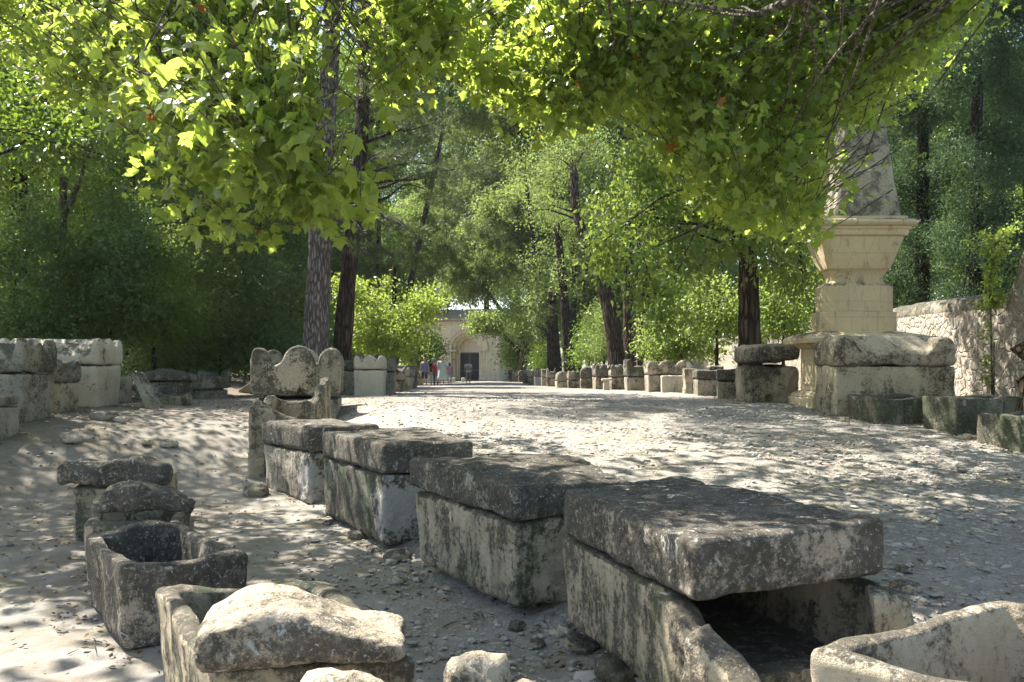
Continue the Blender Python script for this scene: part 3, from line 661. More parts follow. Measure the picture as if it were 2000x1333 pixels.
sarcophagus("rough lid slab propped over a dark gap in the heap", rectq(*((pX(312, 20.3)), 20.6), 1.15, .9, .1), .52, dict(h=.17, top=lambda s, t: .12 * (1 - np.abs(s)), k=1.15, amp=.03), 'dark', 'lid', seed=66, res=.06)
sarcophagus("horned lid lying on a small block at the thicket's foot", rectq(pX(376, 22.6), 23.0, .85, 1.7, .9), .30, dict(h=.22, top=horned(0, .24, .30, .2, False), k=1.1, amp=.02), 'grey', 'lid', seed=67, res=.06)
def slab(label, quad, z0, z1, mat, seed, name="stone_slab", tilt=(0, 0), cat="slab", res=.05, **k):
    q = np.asarray(quad, float); c = q.mean(0); V, Qd = block(q - c, 0, z1 - z0, seed=seed, res=res, **k)
    V[:, 2] += V[:, 0] * tilt[0] + V[:, 1] * tilt[1]
    o = MB().add(V, Qd).build(name, M[mat]); o.location = (c[0], c[1], z0); return tag(o, label, cat)
# leaning slab
x, y = ground_at(290, 797); g_ = gpt(x, y)
V, Qd = block(P4((-.09, -.2), (.09, -.2), (.09, .2), (-.09, .2)), 0, .78, .03, .02, 0, seed=68, res=.05); V[:, 0] -= V[:, 2] * .62; V[:, 1] += V[:, 2] * .3
o = MB().add(V, Qd).build("stone_slab", M['grey']); o.location = (x + .14, y, g_ - .05); tag(o, "grey slab leaning against the heap of broken stones", "slab")
x, y = ground_at(332, 768); slab("pale upright block under the propped lid", rectq(x, y - .3, .36, .3, 0), gpt(x, y) - .02, gpt(x, y) + .46, 'pale', 69, name="stone_block", cat="block", r=.03, amp=.012)
x, y = ground_at(335, 791); slab("long low trough fragment on the ground before the heap", rectq(x, y + .1, .72, .3, .1), gpt(x, y) - .03, gpt(x, y) + .24, 'mid', 70, name="stone_fragment", cat="stone", r=.04, amp=.02, top=lambda s, t: .06 * (np.abs(s) > .75) - .03)
x, y = ground_at(480, 768); slab("wedge-shaped brown stone lying by the thicket", rectq(x, y + .3, .62, .4, 0), gpt(x, y) - .03, gpt(x, y) + .20, 'grey', 75, name="stone_fragment", cat="stone", r=.05, amp=.02, top=lambda s, t: .2 * (s + .5))

# --- middle-distance, left side of the alley
gm = "sarcophagi along the left side of the alley"
sarcophagus("pale chest with a small three-humped white lid, left of the alley", rectq(pX(711, 23.1), 24.2, .86, 2.0, .12), .80, dict(h=.14, top=horned(0, .18, .26, .14), k=1.02, res=.05), 'pale', 'pale', seed=81, res=.06, group=gm)
sarcophagus("dark gabled lid on a chest just behind the pale three-humped one", rectq(pX(727, 26), 27.2, 1.15, 2.1, .12), .78, dict(h=.2, top=horned(0, .36, .30, .16, False), k=1.03), 'grey', 'lid', seed=82, group=gm)
sarcophagus("dark chest half hidden between the huge lid and the pale chest", rectq(pX(672, 24.6), 25.6, .6, 2.0, .12), .80, dict(h=.3, k=1.03), 'grey', 'dark', seed=83, group=gm)
# narrow ones further on
far_l = [(769, 30.5, .72, 'warm'), (780, 33, .95, 'warm'), (791, 36.5, .95, 'grey'), (799, 40, 1.15, 'darkgreen'), (808, 44.5, .85, 'grey'), (815, 50, .8, 'warm')]
words = ["first narrow honey-coloured sarcophagus past the round rock", "second narrow yellowish sarcophagus with a rounded lid top", "grey weathered sarcophagus third past the round rock", "tallest and darkest sarcophagus of the far left line", "greyish low sarcophagus near the walking woman in blue", "last small sarcophagus of the far left line"]
for k, (u, Y, H, mt) in enumerate(far_l):
    sarcophagus(words[k], rectq(pX(u, Y) - .55, Y + .5, .8, 1.7, math.radians(84)), H * .66, dict(h=H * .2, top=horned(0, .16, .2, .2, False)), mt, 'grey' if mt != 'darkgreen' else 'lid', seed=90 + k, res=.09, group=gm)
x, y = ground_at(761, 768); boulder((x, y, gpt(x, y) + .15), (.19, .2, .2), 'pale', 5, "loose_stone", "round pale rock standing at the foot of the left line")

# --- right row
gr = "sarcophagi along the right side of the alley"
# big one beside the monument
qR = P4((5.60, 14.15), (7.72, 14.25), (7.60, 15.1), (5.56, 15.02))
sarcophagus("largest right-hand sarcophagus, scooped lid crusted with white lichen, before the monument", qR, .90,
    dict(h=.20, k=1.02, r=.06, amp=.02, res=.04, gap=.015, top=lambda s, t: np.maximum(.34 * np.clip(1 - np.abs(t) * 1.05, 0, 1), .29 * ss(np.abs(s), .50, .74) * (1 - .25 * ss(np.abs(s), .85, 1.0)))), 'warm', 'lichen', seed=101, res=.05, r=.03, amp=.014, taper=0)
sarcophagus("wide open trough with a black-crusted rim beside the large lidded sarcophagus", P4((5.82, 13.1), (6.85, 12.98), (6.85, 13.72), (5.62, 13.85)), .47, None, 'darkgreen', seed=102, res=.04, open_=lambda s, t: .02 * np.sin(4 * s) + .04 * ss(t, .6, 1), wall=.09, amp=.014, name="stone_trough")
sarcophagus("open trough with green-black end and grey side, second from the right edge", P4((6.5, 12.0), (7.6, 11.92), (7.6, 12.7), (6.36, 12.78)), .59, None, 'darkgreen', seed=103, res=.04, open_=lambda s, t: .015 * np.sin(4 * s), wall=.10, amp=.015, name="stone_trough")
sarcophagus("mossy trough cut by the right edge of the photo", P4((6.62, 10.5), (7.5, 10.5), (7.5, 11.42), (6.42, 11.4)), .52, None, 'darkgreen', seed=104, res=.04, open_=lambda s, t: .015 * np.sin(4 * s), wall=.12, amp=.022, name="stone_trough")
sarcophagus("massive pot-bellied chest with a tilted pale slab, left of the monument", P4((4.92, 17.3), (6.15, 17.4), (6.15, 18.5), (5.0, 18.5)), .82,
    dict(h=.34, k=1.0, r=.10, amp=.03, gap=.1, tilt=(.06, 0), top=lambda s, t: .06 * np.cos(t * 1.5)), 'warm', 'lichen', seed=105, res=.05, r=.12, amp=.035, taper=.1)
sarcophagus("small dark-lidded chest with a rounded end next to the pot-bellied one", rectq(pX(1441, 19.6), 20.3, .62, 1.6, -.25), .48, dict(h=.27, r=.05, amp=.025), 'warm', 'dark', seed=106, res=.06, group=gr)
sarcophagus("low chest with a dark flat lid and a pale stone lying on it", rectq(pX(1395, 22.4), 23.0, .78, 1.6, -.15), .52, dict(h=.24, r=.05, amp=.02), 'grey', 'dark', seed=107, res=.06, group=gr)
x = pX(1396, 22.9); slab("flat pale stone resting on a dark sarcophagus lid", rectq(x, 22.9, .38, .5, 0), gpt(x, 23) + .74, gpt(x, 23) + .84, 'lichen', 108, name="stone_fragment", cat="stone", r=.04, amp=.012)
sarcophagus("upright rough block without a lid between two sarcophagi", rectq(pX(1356, 25), 25.5, .46, .9, -.15), .84, None, 'mid', seed=109, res=.06, group=gr, amp=.03)
gx = pX(1308, 27.6)
sarcophagus("wide three-humped lid over a chest fronted by a low yellow block", rectq(gx, 28.6, 1.25, 2.0, -.1), .68, dict(h=.22, top=horned(0, .18, .26, .12), amp=.02, res=.05), 'grey', 'warm', seed=110, res=.06, group=gr)
slab("low yellow block standing before the wide three-humped sarcophagus", rectq(gx + .12, 27.2, .95, .5, -.1), gpt(gx, 27.2) - .03, gpt(gx, 27.2) + .58, 'pale', 111, name="stone_block", cat="block", r=.03, amp=.015)
row = [  # u of near-left corner, Y, width in px of whole thing, chest height, lid height, mats, style
    (1221, 30.4, 50, .62, .62, 'grey', 'darkgreen', 'v', "tall sarcophagus whose dark lid ends in a V-shaped notch"),
    (1189, 32.2, 37, .62, .48, 'mid', 'lid', 'h', "sarcophagus with a rough two-horned lid, left of the V-notched one"),
    (1158, 33.6, 32, .62, .50, 'mid', 'dark', 'h', "dark square-horned sarcophagus behind the small stone post"),
    (1131, 35.5, 26, .56, .48, 'warm', 'dark', 'd', "sarcophagus with a dark domed lid and warm chest"),
    (1106, 37.8, 24, .46, .44, 'warm', 'mid', 'h', "low warm chest with a thick eroded lid"),
    (1083, 40, 23, .40, .46, 'warm', 'lid', 'd', "squat sarcophagus with a smooth arched dark lid"),
    (1065, 42.5, 18, .55, .50, 'mid', 'lid', 'v', "narrow mottled sarcophagus with a cracked chest"),
    (1054, 45.5, 11, .60, .45, 'warm', 'warm', 'h', "thin honey-coloured sarcophagus with a horned lid"),
    (1040, 48.5, 14, .62, .48, 'pale', 'lid', 'd', "whitish chest under a grey lid in the distant line"),
    (1029, 51.5, 10, .55, .42, 'warm', 'warm', 'h', "last yellow sarcophagus before the dark ones"),
    (1018, 54.5, 12, .65, .40, 'darkgreen', 'lid', 'h', "first of the dark distant sarcophagi, pointed lid"),
    (1009, 58, 10, .60, .40, 'darkgreen', 'dark', 'd', "middle one of the dark distant sarcophagi, rounded lid"),
    (1000, 62, 10, .60, .45, 'darkgreen', 'lid', 'v', "farthest dark but one, notched lid near the church"),
    (990, 66, 10, .70, .40, 'mid', 'dark', 'd', "farthest sarcophagus of the right line, by the church forecourt")]
for k, (u, Y, wpx, hc, hlid, mc, ml, st, lb) in enumerate(row):
    W = wpx * Y / F; cx = pX(u, Y) + W * .5 + .12
    topf = {'v': horned(0, .1, hlid * .55, .2, False), 'h': horned(0, .15, hlid * .5, .22), 'd': lambda s, t, hh=hlid: hh * .5 * np.clip(1 - s * s, 0, 1) ** .5}[st]
    sarcophagus(lb, rectq(cx, Y + .85, W, 1.7, math.radians(-4 + (k % 3) * 2)), hc, dict(h=hlid * .5, top=topf, amp=.02, res=.07), mc, ml, seed=120 + k, res=.08, group=gr)
# small stone post
x, y = ground_at(1184, 766); t = thing("stone_post", "small pale stone post with a square cap, at the feet of the right-hand line", "post", (x, y, gpt(x, y)))
MB().add(*block(P4((-.10, -.10), (.10, -.10), (.10, .10), (-.10, .10)), -.03, .40, .02, .01, -.25, seed=4, res=.05)).build("shaft", M['pale'], t)
MB().add(*block(P4((-.18, -.15), (.18, -.15), (.18, .15), (-.18, .15)), .402, .50, .03, .01, 0, seed=5, res=.05)).build("cap", M['pale'], t)

# loose stones: (u, v, size m, material, label)
ls = [(775, 1092, .10, 'grey', "wedge stone propping the green-streaked sarcophagus"), (775, 1140, .055, 'pale', "whitish stone lying alone on the bare ground"),
      (816, 1135, .03, 'pale', "small white pebble right of the lone whitish stone"), (1112, 1235, .07, 'pale', "largest of the white stones under the long sarcophagus"),
      (1092, 1242, .05, 'pale', "white stone with a flat top left of the largest white one"), (1075, 1236, .035, 'pale', "little white stone at the left of the white group"),
      (1048, 1262, .05, 'grey', "greyish stone lying below the white group"), (1140, 1268, .10, 'mid', "brown prop stone beneath the long sarcophagus"),
      (1010, 1228, .05, 'mid', "brown wedge under the notched-slab sarcophagus"), (700, 1052, .09, 'mid', "dark wedge hidden below the green-streaked sarcophagus"),
      (1225, 1318, .14, 'mid', "large brown stone wedged under the chest at the bottom of the photo"),
      (500, 968, .15, 'grey', "lichened footing stone before the eroded trough"), (205, 820, .17, 'grey', "flat grey rock with leaves on it in the left yard"),
      (140, 864, .12, 'pale', "whitish rock in the open left yard"), (232, 824, .1, 'pale', "smaller rock beside the flat leaf-covered one"), (330, 872, .11, 'pale', "low brownish stone half buried in the left yard"),
      (285, 868, .08, 'pale', "small stone left of the half-buried brownish one"), (428, 758, .10, 'dark', "dark small stone near the thicket"), (640, 1025, .05, 'grey', "dark small stone under the pale-sided sarcophagus"),
      (241, 795, .10, 'grey', "small stone at the foot of the broken chest block"), (1885, 858, .08, 'pale', "white stone between two right-hand troughs"),
      (1483, 822, .05, 'warm', "small brown stone alone on the sunny alley"), (1770, 1154, .07, 'warm', "tan stone on the gravel right of the slab"), (1765, 1118, .05, 'warm', "rounded tan pebble above the tan stone on the gravel"),
      (1330, 766, .16, 'pale', "low pile-like pale rock before the wide three-humped lid"), (1405, 771, .2, 'mid', "low brown rock at the foot of the dark-lidded chest")]
for k, (u, v, s, mt, lb) in enumerate(ls):
    x, y = ground_at(u, v); boulder((x, y, gpt(x, y) + s * .35), (s * 1.3, s, s * .55), mt, 200 + k, "loose_stone", lb, "loose stones on the ground", rot=k * 1.3)
# two light stones at the very bottom
boulder((-.57, 2.98, .37), (.26, .16, .34), 'lichen', 301, "loose_stone", "pale rough stone cut by the bottom edge, before the lumpy lid")
boulder((-.15, 3.12, .34), (.13, .12, .36), 'lichen', 302, "loose_stone", "white-topped stone at the bottom edge, right of the lumpy lid")
boulder((.04, 3.08, .30), (.12, .10, .34), 'lichen', 303, "loose_stone", "low whitish stone at the bottom edge beside the taller one")

# ------------------------------------------------------------------ monument
def octo(hx, hy, c):
    return [(-hx + c, -hy), (hx - c, -hy), (hx, -hy + c), (hx, hy - c), (hx - c, hy), (-hx + c, hy), (-hx, hy - c), (-hx, -hy + c)]
def prism(levels):
    """levels: (z, hx, hy, chamfer[, xoff])"""
    V = []; Qs = []
    for l in levels: V += [(x + (l[4] if len(l) > 4 else 0), y, l[0]) for x, y in octo(l[1], l[2], l[3])]
    for k in range(len(levels) - 1):
        for j in range(8): Qs.append((k * 8 + j, k * 8 + (j + 1) % 8, k * 8 + 8 + (j + 1) % 8, k * 8 + 8 + j))
    n = len(levels) - 1
    caps = [tuple(reversed(range(8))), tuple(range(n * 8, n * 8 + 8))]
    return np.array(V), np.array(Qs), np.array(caps)
MX, MY = 6.80, 16.3; kz = .0099
def zz(v): return CZ + (HV - v) * kz
mg = gpt(MX, MY) - .12; mon = thing("stone_monument", "tall cream stone monument with an obelisk on a flared urn-like block", "monument", (MX, MY, mg))
def mpart(name, levels, mat='monument', bev=.012, off=(0, 0, 0)):
    if levels[0][0] > zz(652): levels = [(l[0], l[1] * .95, l[2] * .95, l[3]) for l in levels]
    V, Q4, Q8 = prism([(l[0] - mg,) + tuple(l[1:]) for l in levels]); o = MB().add(V + np.array(off), Q4, Q8).build(name, M[mat], mon, smooth=False)
    b = o.modifiers.new("bevel", 'BEVEL'); b.width = bev; b.segments = 2; b.limit_method = 'ANGLE'; b.angle_limit = math.radians(25); return o
mpart("plinth", [(mg, 1.08, .68, .02), (zz(777), 1.08, .68, .02)])
mpart("base_moulding", [(zz(777) + .001, 1.05, .66, .02), (zz(773), 1.04, .65, .02), (zz(769), .98, .60, .02), (zz(765), .92, .53, .02)])
mpart("die", [(zz(765) + .001, .89, .50, .02), (zz(680), .89, .50, .02)])
mpart("neck_moulding", [(zz(680) + .001, .91, .52, .02), (zz(677), .94, .56, .02), (zz(673), .99, .62, .02), (zz(671), 1.02, .64, .02)])
mpart("cornice", [(zz(671) + .001, 1.16, .76, .04), (zz(661), 1.18, .77, .04), (zz(655), 1.12, .70, .1), (zz(647), .85, .44, .22)])
# recessed panels of the die: a frame and a sunken field on the left side and front
for nm, hx, hy, sx, sy in (("side_panel", .012, .30, -.889, 0), ("front_panel", .62, .012, 0, -.499)):
    b0, b1 = zz(752) - mg, zz(698) - mg; Vs = MB()
    th = .05; L = hy if hx < .1 else hx
    for (a0, a1, z0, z1) in ((-L, L, b0, b0 + th), (-L, L, b1 - th, b1), (-L, -L + th, b0 + th, b1 - th), (L - th, L, b0 + th, b1 - th)):
        if hx < .1: vv, qq = block(P4((sx - .03, a0), (sx + .0, a0), (sx + .0, a1), (sx - .03, a1)), z0, z1, .004, 0, 0, res=.2)
        else: vv, qq = block(P4((a0, sy - .03), (a1, sy - .03), (a1, sy), (a0, sy)), z0, z1, .004, 0, 0, res=.2)
        Vs.add(vv, qq)
    Vs.build("panel_frame", M['monument'], mon, smooth=False)
mpart("lower_tier", [(zz(648) + .001, .80, .43, .20), (zz(608), .80, .43, .20)])
mpart("upper_tier", [(zz(608) + .001, .74, .39, .20), (zz(557), .74, .39, .20), (zz(551), .66, .33, .18)])
mpart("flared_block", [(zz(551) + .001, .56, .27, .10), (zz(546), .54, .26, .10), (zz(538), .545, .27, .10), (zz(530), .58, .30, .10), (zz(525), .62, .34, .10), (zz(523), .65, .36, .1), (zz(461), .86, .55, .12)])
mpart("flared_moulding", [(zz(461) + .001, .89, .58, .1), (zz(458), .91, .60, .1), (zz(450), .92, .61, .1), (zz(449), .95, .64, .1), (zz(444), .96, .65, .1)])
mpart("torus", [(zz(444) + .001, .98, .66, .1), (zz(441), 1.03, .71, .1), (zz(437), 1.06, .74, .1), (zz(433), 1.05, .73, .1), (zz(430), 1.01, .69, .1)])
mpart("obelisk_foot", [(zz(430) + .001, .88, .58, .04), (zz(423), .88, .58, .04)])
mpart("obelisk", [(zz(423) + .001, .67, .42, .04), (zz(390), .62, .39, .04), (zz(346), .545, .35, .04), (zz(300), .50, .32, .04), (zz(249), .43, .28, .04), (zz(150), .34, .22, .03), (zz(40), .26, .17, .03), (zz(-20), .02, .02, 0)], 'obelisk', off=(.08, -.12, 0))
mpart("rear_pilaster", [(zz(423) + .001, .62, .10, .02), (zz(275), .62, .10, .02), (zz(265), .50, .08, .02)], 'monument', off=(.02, .42, 0))

# ------------------------------------------------------------------ boundary wall on the right
wl = thing("boundary_wall", "rubble stone wall with a rounded coping behind the sapling", "wall", (10.2, 30, 0))
pts = [(10.9, 9.0), (10.75, 13.0), (10.5, 17.2), (10.35, 17.9), (10.25, 22), (10.3, 30), (10.7, 40), (11, 52), (10.5, 70)]
WY = np.concatenate([np.linspace(9, 17.0, 40), np.linspace(17.05, 19, 50), np.linspace(19.05, 70, 260)]); WX = np.interp(WY, [p[1] for p in pts], [p[0] for p in pts])
topz = CZ + 1.42 + .04 * np.sin(WY * .7) + 1.25 * (1 - ss(WY, 16.3, 17.1)); 
nz = 26; rows_ = []
for f in np.linspace(0, 1, nz):
    z = gz(WX, WY) - .2 + f * (topz - .12 - gz(WX, WY) + .2); P = np.column_stack([WX - .2 - .04 * (1 - f), WY, z]); rows_.append(P)
Wf = np.stack(rows_, 0); cell = Wf * np.array([1, 4, 4.2]); Wf[..., 0] += fbm(cell, 77, 3) * .03 + vnoise(Wf * np.array([1, 7, 6]), 78) * .015
back = Wf.copy(); back[..., 0] += .45
mb = MB()
for G_, flip in ((Wf, 1), (back, 0)):
    n, m_ = G_.shape[:2]; i = np.arange(n - 1)[:, None] * m_ + np.arange(m_ - 1)[None]; Qd = np.stack([i, i + 1, i + m_ + 1, i + m_], -1).reshape(-1, 4)
    mb.add(G_.reshape(-1, 3), Qd if flip else Qd[:, ::-1])
mb.build("wall_face", M['rubble'], wl, org=(10.2, 30, 0))
cp = np.column_stack([WX + .02, WY, topz - .05]); V, Qd, T3 = tube(cp, .21, 16, noise=0, elong=1.25); V += unit(V - np.vstack([np.repeat(cp, 16, 0), cp[:1], cp[-1:]])) * (fbm(V * 4, 31, 4) * .02)[:, None]
MB().add(V, Qd, T3).build("coping", M['lid'], wl, org=(10.2, 30, 0))

# ------------------------------------------------------------------ church
CH_Y = 88.0; cg = gpt(pX(905, CH_Y), CH_Y)
ch = thing("stone_church", "pale stone church front with a round-arched portal at the end of the alley", "church", (pX(912, CH_Y), CH_Y, cg), rz=math.radians(-14))
PW = 2.15     # outer radius of the portal
def arch_ring(r0, r1, y0, y1, zb, zs, n=28):
    """jambs and round arch between radii r0<r1, from y0 (front) to y1 (back)"""
    path = [(-1, zb)] + [(-math.cos(a), None, math.sin(a)) for a in np.linspace(0, math.pi, n)] + [(1, zb)]
    def pos(r):
        o = [(-r, zb)] + [(-r * math.cos(a), zs + r * math.sin(a)) for a in np.linspace(0, math.pi, n)] + [(r, zb)]; return np.array(o)
    a, b = pos(r0), pos(r1); m_ = len(a); V = np.concatenate([np.column_stack([p[:, 0], np.full(m_, y), p[:, 1]]) for p in (a, b) for y in (y0, y1)])
    Qd = []
    for k in range(m_ - 1):
        f = lambda g_, k: g_ * m_ + k
        Qd += [(f(0, k), f(0, k + 1), f(2, k + 1), f(2, k)), (f(0, k + 1), f(0, k), f(1, k), f(1, k + 1)), (f(2, k), f(2, k + 1), f(3, k + 1), f(3, k)), (f(1, k), f(3, k), f(3, k + 1), f(1, k + 1))]
    return V, np.array(Qd)
zs = 3.3; wall_h = 6.3
# wall with an arched opening: outline built from columns of quads
mb = MB(); xs = np.concatenate([np.linspace(-7.2, -PW, 10), -PW * np.cos(np.linspace(0, math.pi, 30))[1:-1], np.linspace(PW, 3.3, 8)])
low = np.where(np.abs(xs) < PW - 1e-6, zs + np.sqrt(np.clip(PW ** 2 - xs ** 2, 0, None)), -.3)
n = len(xs); V = np.concatenate([np.column_stack([xs, 0 * xs, low]), np.column_stack([xs, 0 * xs, 0 * xs + wall_h])]); Qd = []
for k in range(n - 1):
    if abs((xs[k] + xs[k + 1]) / 2) > PW: V = np.vstack([V]); 
    a, b = k, k + 1
    Qd.append((a, b, n + b, n + a))
mb.add(V, np.array(Qd))
mb.add(*block(P4((3.3, .0), (3.7, .0), (3.7, 14), (3.3, 14)), -.3, wall_h, .02, 0, 0, res=1)); mb.add(*block(P4((-7.6, 0), (-7.2, 0), (-7.2, 14), (-7.6, 14)), -.3, wall_h, .02, 0, 0, res=1))
mb.build("wall", M['church'], ch, smooth=False)
steps = [(PW, 1.78, 0), (1.78, 1.45, .35), (1.45, 1.15, .7)]
for r1, r0, y in steps: MB().add(*arch_ring(r0, r1, y + .01, y + .4, -.2, zs)).build("portal_arch", M['church'], ch, smooth=False)
V, Qd = arch_ring(PW + .0, PW + .22, -.12, .0, 3.1, zs); MB().add(V, Qd).build("hood_mould", M['church'], ch, smooth=False)
MB().add(*block(P4((-1.15, 1.1), (1.15, 1.1), (1.15, 1.3), (-1.15, 1.3)), 3.0, 4.55, .02, 0, 0, res=.3)).build("tympanum", M['church'], ch, smooth=False)
for x0 in (-2.4, 1.2): MB().add(*block(P4((x0, -.1), (x0 + 1.2, -.1), (x0 + 1.2, .9), (x0, .9)), 3.08, 3.26, .02, 0, 0, res=.3)).build("impost", M['church'], ch, smooth=False)
md, nt, bs, o_ = newmat("door_dark"); bs.inputs["Base Color"].default_value = (.005, .007, .010, 1); bs.inputs["Roughness"].default_value = .7
M['door'] = md
dr = MB().add(*block(P4((-1.12, 1.15), (1.12, 1.15), (1.12, 1.22), (-1.12, 1.22)), .0, 3.0, .01, 0, 0, res=.5)).build("door", md, ch, smooth=False)
mdf, nt, bs, o_ = newmat("door_frame_metal"); bs.inputs["Base Color"].default_value = (.07, .08, .09, 1); bs.inputs["Roughness"].default_value = .5
fr = MB()
for (x0, x1, z0, z1) in ((-1.14, -1.0, 0, 3), (1.0, 1.14, 0, 3), (-.06, .06, 0, 3), (-1.0, -.06, 1.0, 1.1), (.06, 1.0, 1.0, 1.1), (-1.0, -.06, 2.86, 3), (.06, 1.0, 2.86, 3)): fr.add(*block(P4((x0, 1.09), (x1, 1.09), (x1, 1.145), (x0, 1.145)), z0, z1, .005, 0, 0, res=1))
fr.build("door_frame", mdf, dr, smooth=False)
for x_, y_ in ((-1.95, .12), (1.62, .42), (1.95, .12), (-1.62, .42), (1.3, .75), (-1.3, .75)):
    t_ = MB(); zc = [0, .15, .18, .22, 2.7, 2.72, 2.8, 3.06]; rc = [.2, .2, .14, .12, .11, .15, .13, .2]
    t_.add(*tube([(x_, y_ - .02, z) for z in zc], rc, 12)).build("column", M['church'], ch)
roofm, nt, bs, o_ = newmat("roof_tile"); g = G(nt); tc = g.n("TexCoord"); g.l(g.mix(g.noise(tc.outputs["Object"], 8, 5), (.20, .15, .11), (.34, .27, .20)), bs.inputs["Base Color"])
V = np.array([(-7.8, -.3, wall_h + .003), (3.9, -.3, wall_h + .003), (3.9, 7, wall_h + 1.6), (-7.8, 7, wall_h + 1.6), (3.9, 14.3, wall_h + .003), (-7.8, 14.3, wall_h + .003), (-7.8, -.3, wall_h + .2), (3.9, -.3, wall_h + .2), (3.9, 7, wall_h + 1.85), (-7.8, 7, wall_h + 1.85), (3.9, 14.3, wall_h + .2), (-7.8, 14.3, wall_h + .2)])
obj("roof", mesh("roof", V, [np.array([(6, 7, 8, 9), (9, 8, 10, 11), (0, 1, 7, 6), (1, 2, 8, 7), (2, 4, 10, 8), (3, 0, 6, 9), (5, 3, 9, 11), (1, 0, 3, 2), (2, 3, 5, 4), (4, 5, 11, 10)])], False), roofm, ch)
# low steps and scattered dark base
for k, (u, v, wd) in enumerate(((883, 742, 7), (905, 743, 4))):
    x, y = pX(u, 76), 76; slab(["pale low block left before the church door", "smaller pale block right before the church door"][k], rectq(x, y, .3 * wd * .3, .5, 0), gpt(x, y) - .05, gpt(x, y) + .35, 'pale', 400 + k, name="stone_block", cat="block", res=.2)

# ------------------------------------------------------------------ people
def flat(name, c, rough=.8, tr=0):
    m, nt, bs, o = newmat(name); g = G(nt); tc = g.n("TexCoord")
    g.l(g.mix(g.noise(tc.outputs["Object"], 30, 3), tuple(x * .85 for x in c), tuple(min(1, x * 1.1) for x in c)), bs.inputs["Base Color"]); bs.inputs["Roughness"].default_value = rough; return m
skin = flat("skin", (.36, .21, .145), .55)
def patt(name, c1, c2, sc=35):
    m, nt, bs, o = newmat(name); g = G(nt); tc = g.n("TexCoord"); g.l(g.mix(g.ramp(g.noise(tc.outputs["Object"], sc, 2), .45, .55), c1, c2), bs.inputs["Base Color"]); bs.inputs["Roughness"].default_value = .85; return m
cl = dict(blue=patt("blue_print", (.06, .09, .17), (.16, .18, .27)), black=flat("black_cloth", (.015, .015, .018)), green=flat("sage_cloth", (.30, .38, .33)), red=flat("red_cloth", (.22, .02, .035)), pink=flat("pink_cloth", (.50, .27, .30)),
          white=flat("white_cloth", (.55, .55, .55)), beige=flat("beige_cloth", (.45, .36, .26)), navy=flat("navy_cloth", (.03, .04, .07)), grey=flat("grey_cloth", (.22, .20, .20)), brownh=flat("hair_brown", (.05, .028, .015), .5), whiteh=flat("hair_white", (.6, .58, .55), .5), blackh=flat("hair_black", (.012, .01, .01), .5), olive=flat("bag_olive", (.22, .22, .12)))

